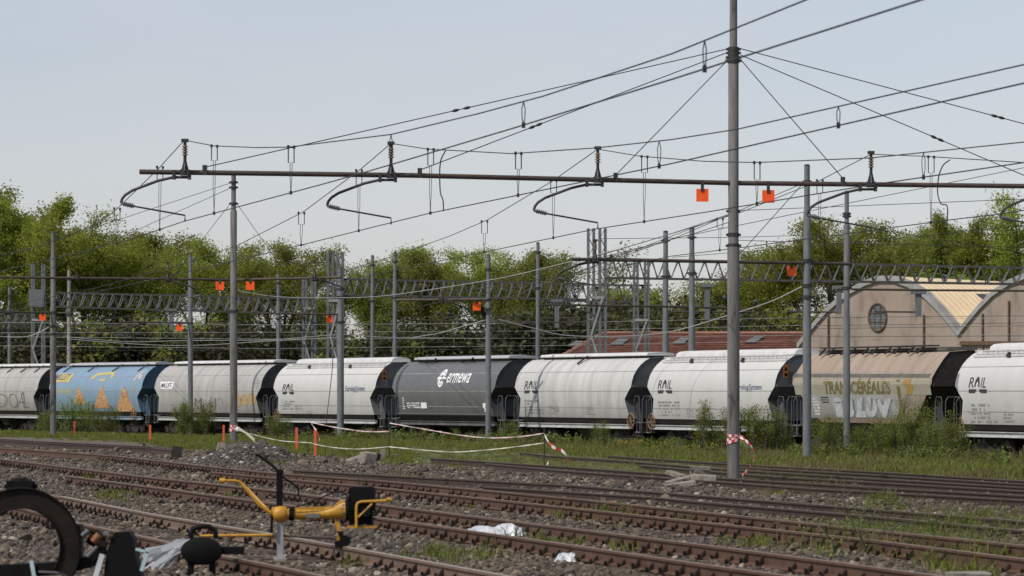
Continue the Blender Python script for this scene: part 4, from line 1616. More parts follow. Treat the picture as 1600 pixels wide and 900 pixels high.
beam('thin dark beam in front of the domed shed', [(1330, 452), (1460, 453.5), (1700, 455)], H + (HY - 453) / F * 158, .05, [], k=.4)

# orange plates hung from the beams
def plate(label, px, y_beam, y0, y1, wd, Y):
    c = P(px, (y0 + y1) / 2, Y - .16)
    root = thing('orange_plate', label, 'plate', c, 'orange plates hanging from the beams')
    k = Y / F
    mb = MB().box(c, (wd * k, .02, (y1 - y0) * k))
    part('panel', mb, M['orange'], root)
    hk = MB()
    t = P(px, y_beam - 3, Y - .175)
    e = P(px, y0 + (y1 - y0) * .22, Y - .175)
    hk.box((t + e) / 2, (wd * k * .26, .03, (t - e).length))
    part('hanger', hk, M['steel_dark'], root)
plate('orange plate on the long beam just left of the tallest mast', 1097.5, 285, 295, 315, 19, bY(285, BZ))
plate('orange plate on the long beam just right of the tallest mast', 1200.5, 287, 297, 317, 19, bY(287, BZ))
plate('orange plate just left of the mast above the gravel heap', 343.5, 437, 440, 453, 13, 160)
plate('orange plate just right of the mast above the gravel heap', 391, 437, 440, 453, 13, 160)
plate('orange plate at the far left beside the dark mast', 66.5, 488, 491, 501, 10, 186)
plate('orange plate above the blue wagon beside its grey mast', 280.5, 505, 507, 517, 9.5, 192)
plate('orange plate beside the mast of the left white wagon', 515, 491, 493.5, 504, 10, 177)
plate('orange plate above the dark grey wagon, left of the pale grey mast', 745, 468, 472, 485, 12.5, 163.5)
plate('orange plate in front of the bright trees left of the domed shed', 1237, 411, 416, 431, 13.5, 116)

# ------------------------------------------------------------------ wires
CZ = H + (HY - 346) / F * 82.0
def wY(px, contact):
    xs = [p[0] for p in contact]
    iy = [(HY - p[1]) / ((CZ - H) * F) for p in contact]       # 1 / distance
    return 1 / float(np.interp(px, xs, iy))

def spline(pts, n=8):
    out = []
    P_ = [Vector(p) for p in pts]
    for i in range(len(P_) - 1):
        p0, p1, p2, p3 = P_[max(i - 1, 0)], P_[i], P_[i + 1], P_[min(i + 2, len(P_) - 1)]
        for j in range(n):
            t = j / n
            out.append(.5 * ((2 * p1) + (p2 - p0) * t + (2 * p0 - 5 * p1 + 4 * p2 - p3) * t * t + (3 * p1 - p0 - 3 * p2 + p3) * t ** 3))
    out.append(P_[-1])
    return out

def wire(label, pts, rad, mat='wire', group='overhead wires', smooth_curve=False):
    pts = [Vector(p) for p in pts]
    if smooth_curve:
        pts = spline(pts, 5)
    mb = MB().tube(pts, rad, 5)
    return solo('overhead_wire', mb, M[mat], pts[0], label, 'wire', group, True)

def dropper(root, px, ym, yc, Y, loop, wd=9):
    """loop of rod on the messenger wire and a thin double hanger to the contact wire"""
    mb = MB()
    if loop > 0:
        a, b = P(px - wd / 2, ym, Y), P(px + wd / 2, ym + .5, Y)
        a2, b2 = P(px - wd / 2, ym + loop, Y), P(px + wd / 2, ym + loop, Y)
        mb.tube([a, a2, b2, b], .011, 4)
        mb.box(a, (.05, .05, .06))
        mb.box(b, (.05, .05, .06))
        c = P(px - .5, yc, Y)
        mb.tube([P(px - 1.6, ym + loop, Y), P(px - 2, (ym + yc) / 2 + 8, Y), c], .006, 4)
        mb.tube([P(px + 1.6, ym + loop, Y), P(px + 1.2, (ym + yc) / 2 + 8, Y), c], .006, 4)
        mb.box(c, (.05, .05, .07))
    else:
        c, t = P(px, yc, Y), P(px, ym, Y)
        for s in (-1, 1):
            mb.tube([t, P(px + s * 2.6, ym + (yc - ym) * .3, Y), P(px + s * 2.2, ym + (yc - ym) * .7, Y), c], .007, 4)
        mb.box(c, (.05, .05, .08))
    part('dropper', mb, M['wire'], root)

CONT = {
    1: [(-250, 478), (0, 424), (192, 378), (287, 346), (500, 289), (550, 275), (617, 255.5), (800, 201), (1050, 124), (1439, 0), (1600, -52)],
    2: [(-200, 530), (0, 490), (300, 423), (450, 388), (611, 348), (672, 333), (800, 307), (1050, 255.5), (1600, 130), (1800, 84)],
    3: [(0, 540), (380, 470), (600, 426), (756, 394), (930, 358), (1100, 332), (1361, 289), (1600, 254), (1800, 222)],
    4: [(600, 490), (900, 430), (1050, 400), (1157, 387), (1361, 360), (1481, 344), (1556, 335), (1800, 300)],
}
MESS = {
    1: [(-250, 440), (-100, 420), (60, 385), (150, 351), (178, 331), (250, 261), (288, 219), (335, 228), (400, 230.5), (450, 230), (612, 210), (750, 177), (850, 150), (1050, 84), (1259, 0), (1390, -52)],
    2: [(-150, 505), (0, 480), (150, 450), (300, 408), (372, 383), (474, 331), (564, 264), (611, 224), (669, 233), (800, 240), (933, 231), (1050, 218), (1152, 202), (1600, 101), (1800, 50)],
    3: [(100, 510), (300, 478), (480, 440), (600, 405), (700, 370), (761, 344), (863, 283), (934, 233), (1000, 244), (1100, 252), (1180, 254), (1361, 246.7), (1600, 222), (1800, 190)],
    4: [(600, 475), (700, 456), (850, 425), (950, 395), (1050, 365), (1157, 332), (1277, 284), (1361, 241), (1441, 244), (1600, 254), (1800, 250)],
}
names = {1: 'under the leftmost bracket arm', 2: 'under the second bracket arm from the left', 3: 'under the bracket arm in front of the lattice tower', 4: 'under the bracket arm right of the tallest mast'}
drops = {
    1: [(335, 23, 332), (455, 25, 298), (611, 0, 256), (818, 0, 192), (1101, 0, 106), (183, 17, 380), (250, 22, 357)],
    2: [(673, 25, 333), (810, 25, 304), (1030, 0, 257), (1310, 0, 195), (471, 18, 383), (561, 23, 360)],
    3: [(1007, 25, 345), (1183, 27, 318), (1443, 0, 278), (757, 19, 394), (865, 20, 372)],
    4: [(1455, 25, 347), (1281, 20, 371), (1125, 14, 390)],
}
def mess_xyz(t):
    return [P(x, y, wY(x, CONT[t])) for x, y in MESS[t]]
for t in (1, 2, 3, 4):
    wire('contact wire ' + names[t], [P(x, y, bY(y, CZ)) for x, y in CONT[t]], .0115, group='contact wires of the overhead line')
    pts = mess_xyz(t)
    root = thing('overhead_wire', 'sagging upper wire with hangers ' + names[t].replace('under', 'above'), 'wire', pts[3], 'sagging upper wires of the overhead line')
    part('strand', MB().tube(pts, .0105, 5), M['wire'], root, True)
    for x, lp, yc in drops[t]:
        ym = float(np.interp(x, [p[0] for p in MESS[t]], [p[1] for p in MESS[t]]))
        yc = float(np.interp(x, [p[0] for p in CONT[t]], [p[1] for p in CONT[t]]))
        dropper(root, x, ym, yc, wY(x, CONT[t]), lp)
# wavy jumper cables between upper and lower wire
for lab, pts, t in (('wavy jumper cable hanging right of the second bracket arm', [(696, 236), (689, 250), (687, 270), (688, 300), (692, 312), (693, 330)], 2),
                    ('wavy jumper cable hanging right of the bracket arm near the right edge', [(1484, 250), (1474, 258), (1467, 275), (1465, 300), (1470, 318), (1480, 322), (1480, 345)], 4)):
    wire(lab, [P(x, y, wY(x, CONT[t])) for x, y in pts], .014, group='jumper cables', smooth_curve=True)

# stay wires fanned out from the tallest mast
Bm = lambda x: P(x, float(np.interp(x, [218, 640, 1146, 1760], [268.5, 274, 286, 292.5])) - 9, bY(float(np.interp(x, [218, 640, 1146, 1760], [268.5, 274, 286, 292.5])), BZ))
T1 = lambda dx, y: P(1146 + dx, y, 86.0)
for lab, a, b, ins in (('stay wire from the tallest mast to the clamp beside the leftmost bracket arm', T1(-12, 77), Bm(322), .51),
                       ('stay wire from the tallest mast to the clamp beside the second bracket arm', T1(-12, 83), Bm(657), .62),
                       ('short steep stay wire from the tallest mast down to the left', T1(-12, 97), Bm(963), None),
                       ('stay wire from the tallest mast down to the clamp near the slim mast', T1(11, 93), Bm(1317), None),
                       ('lower of the two long stay wires falling to the right edge', T1(11, 86), P(1640, 291, 88), .62),
                       ('upper of the two long stay wires falling to the right edge', T1(11, 76), P(1640, 204, 87), .82)):
    mb = MB().tube([a, b], .0115, 5)
    r = thing('stay_wire', lab, 'stay wire', a, 'stay wires of the tallest mast')
    part('strand', mb, M['wire'], r)
    if ins:
        mb = MB()
        for q in (ins, ins + .022):
            c = a.lerp(b, q)
            d = (b - a).normalized()
            mb.tube([c - d * .09, c - d * .03, c + d * .03, c + d * .09], [.015, .034, .034, .015], 8)
        part('insulator', mb, M['steel_dark'], r)
# stays of the mast above the gravel heap, and of other masts
for lab, pts, Y0, Y1 in (('upper stay wire falling left from the mast above the gravel heap', [(360, 286), (0, 404)], 160, 152),
                         ('second stay wire falling left from the mast above the gravel heap', [(360, 294), (0, 455)], 160, 154),
                         ('steep stay wire falling left from the mast above the gravel heap', [(360, 318), (270, 433)], 160, 160),
                         ('steep stay wire falling right from the mast above the gravel heap', [(370, 318), (450, 432)], 160, 160),
                         ('stay wire falling left from the grey mast right of the tallest mast', [(1257, 284), (1146, 408)], 116, 116),
                         ('long stay wire rising left to right past the two thick dark masts', [(880, 421), (1040, 378), (1256, 286)], 118, 116),
                         ('long wire rising just below it past the two thick dark masts', [(860, 423), (1081, 366), (1146, 345)], 118, 116)):
    n = len(pts)
    p3 = [P(x, y, lerp(Y0, Y1, i / (n - 1))) for i, (x, y) in enumerate(pts)]
    wire(lab, p3, .012, group='thin stay wires')
far = [
    ('wire', [(700, 460), (900, 426), (1154, 329), (1600, 311)], 130), ('wire', [(780, 470), (1050, 373), (1600, 262)], 128),
    ('wire', [(1050, 402), (1300, 383), (1600, 352)], 150), ('wire', [(940, 373), (1140, 371), (1250, 368)], 150),
    ('wire', [(1143, 375), (1300, 380), (1600, 386)], 140), ('wire', [(1330, 350), (1390, 362), (1600, 395)], 140),
]
sky_lab = ['thin dark wire running almost level to the right edge just under the long beam', 'thin dark wire rising from the lattice tower to the right edge',
           'nearly level thin wire crossing in front of the trees at the right', 'thin level wire from the lattice tower to the grey mast',
           'thin wire falling slightly from the tallest mast to the right', 'thin wire falling from the slim grey mast to the right edge']
for i, (m, pts, Y) in enumerate(far):
    wire(sky_lab[i], [P(x, y, Y) for x, y in pts], .012, m, 'thin wires behind the beam at the right')
pale = [
    ([(372, 452), (380, 456), (438, 464), (528, 465.5), (613, 461), (757, 439), (838, 422), (1000, 380), (1140, 334)], 152, 'pale sagging wire from the mast above the gravel heap toward the tallest mast'),
    ([(779, 499), (830, 512), (896, 525), (1032, 521), (1146, 490), (1207, 470), (1258, 445)], 150, 'pale sagging wire between the pale grey mast and the grey mast by the shed'),
    ([(640, 528), (684, 521), (720, 511), (759, 500)], 166, 'short pale wire rising to the pale grey mast'),
    ([(-20, 524), (20, 527), (50, 524), (82, 508)], 188, 'short pale wire sagging at the far left'),
    ([(110, 530), (200, 537), (297, 540), (420, 533), (532, 527)], 195, 'lower pale wire above the roof of the dirty grey wagon'),
    ([(110, 527), (200, 534), (297, 532), (420, 531), (532, 523), (600, 527), (760, 529)], 198, 'upper pale wire above the roof of the dirty grey wagon'),
]
for pts, Y, lab in pale:
    wire(lab, [P(x, y, Y) for x, y in pts], .018, 'wire_far', 'pale sagging wires', True)
rnd = random.Random(4)
for i in range(9):
    y0 = 498 + i * 6.2
    wire('%s from the bottom of the thin level wires strung above the wagons' % ['lowest', 'second', 'third', 'fourth', 'fifth', 'sixth', 'seventh', 'eighth', 'topmost'][8 - i], [P(-40, y0 + rnd.uniform(-4, 4), 232), P(420, y0 + rnd.uniform(-4, 4), 218), P(860, y0 + rnd.uniform(-6, 2), 202), P(1240, y0 - rnd.uniform(0, 10), 186), P(1650, y0 - rnd.uniform(4, 16), 172)],
         .011, 'wire_far' if i % 2 else 'wire', 'thin level wires above the wagons')
wire('dark cable hanging in front of the left white wagon', [P(521, 540, 178), P(519, 580, 178), P(512, 640, 178), P(510, 662, 178)], .02, 'wire', None)

# ------------------------------------------------------------------ lattice portals behind the train
def lattice_leg(root, px, wd, y_top, y_split, Y, dep=.55, col=7):
    """two laced columns standing side by side, cross-braced below"""
    k = Y / F
    zb = float(gz((px - 800) * k, Y)) - .1
    x0 = (px - wd / 2 - 800) * k
    x1 = (px + wd / 2 - 800) * k
    zt = H + (HY - y_top) * k
    zs = H + (HY - y_split) * k
    cw = col * k
    for i, xc in enumerate((x0 + cw / 2, x1 - cw / 2)):
        mb = MB()
        for sx in (-1, 1):
            mb.box((xc + sx * (cw / 2 - .07), Y, (zt + zb) / 2), (.14, dep, zt - zb))
        part('column', mb, M['galv'], root)
        lc = MB()
        n = int((zt - zb) / (cw * 1.1))
        for j in range(n):
            za, zc = lerp(zb, zt, j / n), lerp(zb, zt, (j + 1) / n)
            s = 1 if j % 2 else -1
            for yy in (-dep / 2, dep / 2):
                lc.bar((xc - s * (cw / 2 - .1), Y + yy, za), (xc + s * (cw / 2 - .1), Y + yy, zc), .03, .03)
        part('lacing', lc, M['galv'], root, stuff=True)
    br = MB()
    n = 4
    for j in range(n):
        za, zc = lerp(zb, zs, j / n), lerp(zb, zs, (j + 1) / n)
        s = 1 if j % 2 else -1
        br.bar((x0 + cw / 2, Y - dep / 2 - .03, za) if s > 0 else (x1 - cw / 2, Y - dep / 2 - .03, za), (x1 - cw / 2, Y - dep / 2 - .03, zc) if s > 0 else (x0 + cw / 2, Y - dep / 2 - .03, zc), .05, .10)
    for z in (zs, lerp(zb, zs, .5)):
        br.box(((x0 + x1) / 2, Y - dep / 2 - .035, z), (x1 - x0 - cw * .6, .05, .14))
    part('brace', br, M['galv_light'], root)

def truss(root, a0, a1, b0, b1, pxa, pxb, Ya, Yb, step, dep=.6):
    """box girder between two photo columns: (top, bottom) rows at either end"""
    A0, A1, B0, B1 = P(pxa, a0, Ya), P(pxa, a1, Ya), P(pxb, b0, Yb), P(pxb, b1, Yb)
    off = Vector((0, dep, 0))
    for nm, p, q in (('top_chord', A0, B0), ('bottom_chord', A1, B1)):
        mb = MB()
        for o in (Vector((0, 0, 0)), off):
            mb.bar(p + o, q + o, .08, .10)
        part(nm, mb, M['steel_dark'], root)
    n = max(2, int(abs(pxb - pxa) / step))
    for side, o in enumerate((Vector((0, 0, 0)), off)):
        for i in range(n):
            t0, t1 = i / n, (i + 1) / n
            tm_ = (t0 + t1) / 2 + (.12 / n if side else 0)
            lo0, hi = A1.lerp(B1, t0) + o, A0.lerp(B0, tm_) + o
            lo1 = A1.lerp(B1, t1) + o
            for nm, p, q, mt in (('diagonal', lo0, hi, 'galv'), ('diagonal', hi, lo1, 'steel_dark')):  # rising bars paler, falling bars darker: lit and shaded faces put into colour
                mb = MB().bar(p + Vector((0, -.06 if side == 0 else .06, 0)), q + Vector((0, -.06 if side == 0 else .06, 0)), .025, .055)
                part(nm, mb, M[mt], root)

def drop_post(root, px, y0, y1, Y, wd=7, arm=None):
    k = Y / F
    mb = MB()
    a, b = P(px, y0, Y), P(px, y1, Y)
    mb.box((a + b) / 2, (wd * k, wd * k, (a - b).length))
    mb.box(a, (wd * k * 2.6, wd * k * 1.6, .16))
    part('drop_post', mb, M['galv'], root)
    if arm:
        x0, x1, y = arm
        part('drop_arm', MB().tube([P(x0, y, Y), P(x1, y + .6, Y)], .045, 6), M['steel_dark'], root)

r = thing('lattice_portal', 'tall lattice portal with paired columns in front of the red tiled roof, its girder running to the right edge', 'portal', P(932, 560, 188), 'lattice portals behind the train')
r['label'] = 'tall lattice portal in front of the red roof, its girder running to the right edge'
lattice_leg(r, 932.5, 31, 357, 465, 188, col=13)
truss(r, 404, 434, 420, 445, 946, 1680, 187, 176, 21)
drop_post(r, 1105, 446, 500, 184, 8, (1050, 1180, 487))
drop_post(r, 1311, 449, 491, 180, 8, (1230, 1311, 487))
drop_post(r, 1435, 457, 494, 178, 9, (1368, 1435, 487))
for x, y in ((1478, 433), (1132, 466), (1181, 472)):
    part('blue_insulator', MB().ball(P(x, y, 183), .10, 8, 6, (1, 1, 1.4)), M['blue_glass'], r)
r = thing('lattice_portal', 'lattice portal left of the pair of plain masts, its girder ending at the tall portal', 'portal', P(524, 560, 206), 'lattice portals behind the train')
lattice_leg(r, 524, 27, 394, 470, 206, col=12)
truss(r, 436, 461, 444, 468, 538, 917, 206, 200, 15)
drop_post(r, 870, 470, 512, 199, 7, (842, 905, 497))
for x, y in ((686, 490), (701, 491), (898, 462)):
    part('blue_insulator', MB().ball(P(x, y, 200), .10, 8, 6, (1, 1, 1.3)), M['blue_glass'], r)
r = thing('lattice_portal', 'lower lattice portal whose girder spans from the blue wagon to the left white wagon', 'portal', P(483, 560, 224), 'lattice portals behind the train')
lattice_leg(r, 483, 22, 435, 482, 224, col=8)
truss(r, 457, 479, 467, 491, 80, 490, 228, 222, 15)
drop_post(r, 268, 484, 515, 225, 7, (215, 300, 503))
drop_post(r, 359, 484, 519, 225, 5)
r = thing('lattice_portal', 'distant lattice portal between the tall portal and the two thick dark masts', 'portal', P(1002, 560, 226), 'lattice portals behind the train')
lattice_leg(r, 1002, 26, 408, 500, 226, col=9)
truss(r, 444, 470, 446, 472, 880, 1014, 228, 226, 17)
r = thing('lattice_portal', 'lattice portal tower at the far left with a grey box on it', 'portal', P(60, 560, 234), 'lattice portals behind the train')
lattice_leg(r, 60, 22, 413, 500, 234, col=6)
truss(r, 490, 505, 491, 506, -120, 46, 238, 235, 12)
mb = MB()
mb.box(P(57, 466, 233.4), (.95, .3, 1.1))
part('equipment_box', mb, M['galv'], r)

# ------------------------------------------------------------------ domed shed with two gables
M['plaster'] = mottled('pinkish_plaster', [(.30, (.17, .135, .108)), (.46, (.29, .232, .19)), (.75, (.37, .305, .255))], .8, .9, stretch=(1.2, 1.2, .4), bmp=.1)
M['coping'] = mottled('grey_metal_coping', [(.3, (.22, .22, .21)), (.7, (.36, .36, .345))], 1.5, .7)
M['tan_roof'] = mottled('new_tan_sheet', [(.3, (.80, .62, .38)), (.7, (.92, .75, .50))], 1.2, .5, 0, stretch=(1, 1, 1))
M['glass'] = mottled('dusty_glass', [(.3, (.05, .065, .07)), (.7, (.17, .21, .22))], 2.2, .25)
M['dark_hole'] = plain('dark_skylight', (.05, .052, .055), .4)
M['stain'] = plain('rusty_stain', (.12, .075, .05), .9)
M['tile'] = mottled('red_clay_tiles', [(.25, (.085, .035, .025)), (.5, (.15, .055, .037)), (.75, (.22, .095, .062))], 1.6, .9)
M['tile_ridge'] = mottled('pale_ridge_tiles', [(.3, (.24, .11, .07)), (.7, (.38, .22, .15))], 6, .9)
M['grey_sheet'] = plain('grey_skylight_sheet', (.14, .14, .14), .5)

gd = Vector((.80, -.60, 0))           # along the gable front, to the right and nearer
ga = Vector((.60, .80, 0))            # along the ridges, away to the right
G0 = P(1385, 432, 216)
def on_gable(px, py, off=0.0):
    r = Vector(((px - 800) / F, 1, -(py - HY) / F))
    o = Vector((0, 0, H))
    p0 = G0 + ga * off
    return o + r * ((p0 - o).dot(ga) / r.dot(ga))

def sz(px, py):
    p = on_gable(px, py)
    return (p - G0).dot(gd), p.z

def shed():
    arc_px = [(1247, 545), (1262, 526), (1276, 508), (1292, 490), (1310, 474), (1330, 459), (1352, 447), (1372, 440), (1396, 440), (1420, 449), (1445, 465), (1466, 486), (1483, 506), (1498, 525)]
    prof = [sz(x, y) for x, y in arc_px]
    wid = prof[-1][0] - prof[0][0]
    root = thing('domed_shed', 'pinkish shed with two arched gables and a bright tan curved roof', 'shed', (G0.x, G0.y, -.7))
    B = lambda s, z, off=0.0: G0 * 1 + gd * s + ga * off + Vector((0, 0, z - G0.z))
    valley = prof[-1][1]
    sym = [(prof[-1][0] - (p[0] - prof[0][0]), 0) for p in prof]
    for n in range(2):
        ds = n * (wid * .985)
        pr = [(s + ds, z) for s, z in prof]
        if n == 1:   # second gable: mirror so that its left side meets the valley
            pr = [(prof[-1][0] + (prof[-1][0] - s) , z) for s, z in reversed(prof)]
        mb = MB()
        poly = [B(pr[0][0], -.7)] + [B(s, z) for s, z in pr] + [B(pr[-1][0], -.7)]
        mb.prism(poly[::-1], ga * .4)
        part('gable_wall', mb, M['plaster'], root)
        cp = MB()
        for (s0, z0), (s1, z1) in zip(pr[:-1], pr[1:]):
            a0, a1 = B(s0, z0, -.16), B(s1, z1, -.16)
            nv = Vector((0, 0, .34))
            cp.add([a0, a1, a1 + nv, a0 + nv, a0 + ga * .8, a1 + ga * .8, a1 + nv + ga * .8, a0 + nv + ga * .8],
                   [(0, 1, 2, 3), (5, 4, 7, 6), (3, 2, 6, 7), (1, 0, 4, 5)])
        part('coping', cp, M['coping'], root)
        rf = MB()
        ext = 34
        ns = 100
        for (s0, z0), (s1, z1) in zip(pr[:-1], pr[1:]):
            zt0, zt1 = z0 + .30, z1 + .30
            for j in range(ns):
                o0, o1 = .5 + ext * j / ns, .5 + ext * (j + 1) / ns
                lift = .014 if j % 2 else 0.0
                up = Vector((0, 0, lift))
                rf.add([B(s0, zt0, o0) + up, B(s1, zt1, o0) + up, B(s1, zt1, o1) + up, B(s0, zt0, o1) + up], [(0, 1, 2, 3)])
        part('curved_roof', rf, M['tan_roof'], root)
        mb = MB()
        for s in (pr[0][0], pr[-1][0]):
            p0, p1 = B(s, -.7, .6), B(s, pr[0][1] - .05, .6)
            mb.prism([p0, p1, p1 + ga * ext, p0 + ga * ext], gd * (.2 if s == pr[0][0] else -.2))
        part('side_wall', mb, M['plaster'], root)
        if n == 0:
            roof1 = rf
    # round window with frame and bars
    c = on_gable(1371, 496, -.05)
    wr = sz(1385, 496)[0] - sz(1358, 496)[0]
    wr, hr = wr / 2, 21.5 * 216 / F
    ring, glass = MB(), MB()
    n = 24
    pts = [c + gd * (wr * math.cos(2 * math.pi * i / n)) + Vector((0, 0, hr * math.sin(2 * math.pi * i / n))) for i in range(n)]
    ring.tube(pts + [pts[0], pts[1]], .07, 5, cap=False)
    wo = part('round_window', ring, M['stain'], root)
    glass.add([p + ga * .02 for p in pts], [tuple(range(n))])
    part('pane', glass, M['glass'], wo)
    bars = MB()
    for q in (-.33, .33):
        h = hr * math.sqrt(1 - q * q)
        bars.bar(c + gd * wr * q - Vector((0, 0, h)), c + gd * wr * q + Vector((0, 0, h)), .05, .05)
        ww = wr * math.sqrt(1 - q * q)
        bars.bar(c + Vector((0, 0, hr * q)) - gd * ww, c + Vector((0, 0, hr * q)) + gd * ww, .05, .05)
    part('window_bar', bars, M['stain'], wo)
    # rain pipes down the gable
    for x, y0, y1 in ((1294, 492, 545), (1443, 492, 545), (1535, 490, 545), (1576, 470, 545)):
        a, b = on_gable(x, y0, -.08), on_gable(x, y1, -.08)
        mb = MB().tube([a, b], .06, 6)
        part('rain_pipe', mb, M['stain'], root)
    # cornice band low on the gables
    a, b = on_gable(1500, 536, -.10), on_gable(1640, 536, -.10)
    part('cornice', MB().bar(a, b, .12, .22), M['stain'], root)
    # dark opening in the curved roof
    tri = BVHTree.FromPolygons([Vector(v) for v in roof1.v], roof1.f)
    return root
sh = shed()
# the dark skylight set on the roof: found by looking along the photo's own rays onto the roof sheet
def roof_hit(px, py):
    for o in sh.children:
        if o.name.startswith('curved_roof'):
            me = o.data
            off = Vector(sh.location)
            t = BVHTree.FromPolygons([v.co + off for v in me.vertices], [tuple(p.vertices) for p in me.polygons])
            r = Vector(((px - 800) / F, 1, -(py - HY) / F)).normalized()
            h = t.ray_cast(Vector((0, 0, H)), r)
            if h[0] is not None:
                return h[0] - r * .12
    return None
pts = [roof_hit(x, y) for x, y in ((1524, 459), (1566, 459), (1560, 464), (1546, 474))]
if all(p is not None for p in pts):
    mb = MB().prism(pts, (0, .1, -.02))
    part('skylight', mb, M['dark_hole'], sh)

# ------------------------------------------------------------------ low building with a red tiled roof
def red_house():
    Yr, Ye = 236.0, 229.0
    root = thing('red_roofed_house', 'long low building with a red tiled roof behind the white wagons', 'house', (8, Ye, -.7))
    xr0, xr1 = P(944, 521, Yr), P(1262, 517, Yr)
    zr = xr0.z
    ze = zr - 2.6
    xl = P(838, 552, Ye)
    e0, e1 = Vector((xl.x - .3, Ye, ze)), Vector((P(1275, 545, Ye).x, Ye, ze))
    r0, r1 = Vector((xr0.x, Yr, zr)), Vector((xr1.x, Yr, zr))
    rows = 22
    mb = MB()
    rnd = random.Random(9)
    for i in range(rows):
        t0, t1 = i / rows, (i + 1) / rows
        a0, a1 = e0.lerp(r0, t0), e1.lerp(r1, t0)
        b0, b1 = e0.lerp(r0, t1), e1.lerp(r1, t1)
        lift = Vector((0, -.01, .075))
        k = 60
        for j in range(k):
            u0, u1 = j / k, (j + 1) / k
            jit = Vector((0, 0, rnd.uniform(-.018, .018)))
            p = [a0.lerp(a1, u0) + lift + jit, a0.lerp(a1, u1) + lift + jit, b0.lerp(b1, u1) + jit * .3, b0.lerp(b1, u0) + jit * .3]
            mb.add(p + [a0.lerp(a1, u0), a0.lerp(a1, u1)], [(0, 1, 2, 3), (4, 5, 1, 0)])
    part('tile_course', mb, M['tile'], root, stuff=True)
    # hip at the left and back slope
    mb = MB()
    back = Vector((e0.x, Yr + 7, ze))
    back1 = Vector((e1.x, Yr + 7, ze))
    mb.add([e0, r0, back], [(0, 1, 2)])
    mb.add([r0, r1, back1, back], [(0, 1, 2, 3)])
    part('back_roof', mb, M['tile'], root)
    rg = MB()
    k = 44
    for i in range(k):
        a, b = r0.lerp(r1, i / k), r0.lerp(r1, (i + 1) / k)
        rg.tube([a + Vector((0, 0, .02)), b + Vector((0, 0, .02))], [.15, .11], 6)
    for i in range(14):
        a, b = e0.lerp(r0, i / 14), e0.lerp(r0, (i + 1) / 14)
        rg.tube([a + Vector((0, 0, .05)), b + Vector((0, 0, .05))], [.14, .10], 6)
    part('ridge_tile', rg, M['tile_ridge'], root, stuff=True)
    w_ = MB()
    w_.box(((e0.x + e1.x) / 2 + .3, Yr, (ze - .7) / 2), (e1.x - e0.x - 1, 12, ze + .7))
    part('wall', w_, M['plaster'], root)
    nrm = (r0 - e0).normalized().cross((e1 - e0).normalized())
    nrm = Vector((0, -(zr - ze), Yr - Ye)).normalized()
    def hit(px, py):
        r = Vector(((px - 800) / F, 1, -(py - HY) / F))
        o = Vector((0, 0, H))
        return o + r * ((e0 - o).dot(nrm) / r.dot(nrm))
    for q in (((887, 543), (904, 543.5), (912, 536.5), (900, 536)), ((953, 541), (972, 541), (983, 533), (967, 532.5)), ((1050, 539.5), (1068, 539.5), (1078, 531.5), (1064, 531)), ((1163, 538), (1180, 538), (1194, 529), (1179, 529))):
        ps = [hit(*p) + nrm * .07 for p in q]
        part('skylight', MB().prism(ps, nrm * .09), M['grey_sheet'], root)
red_house()

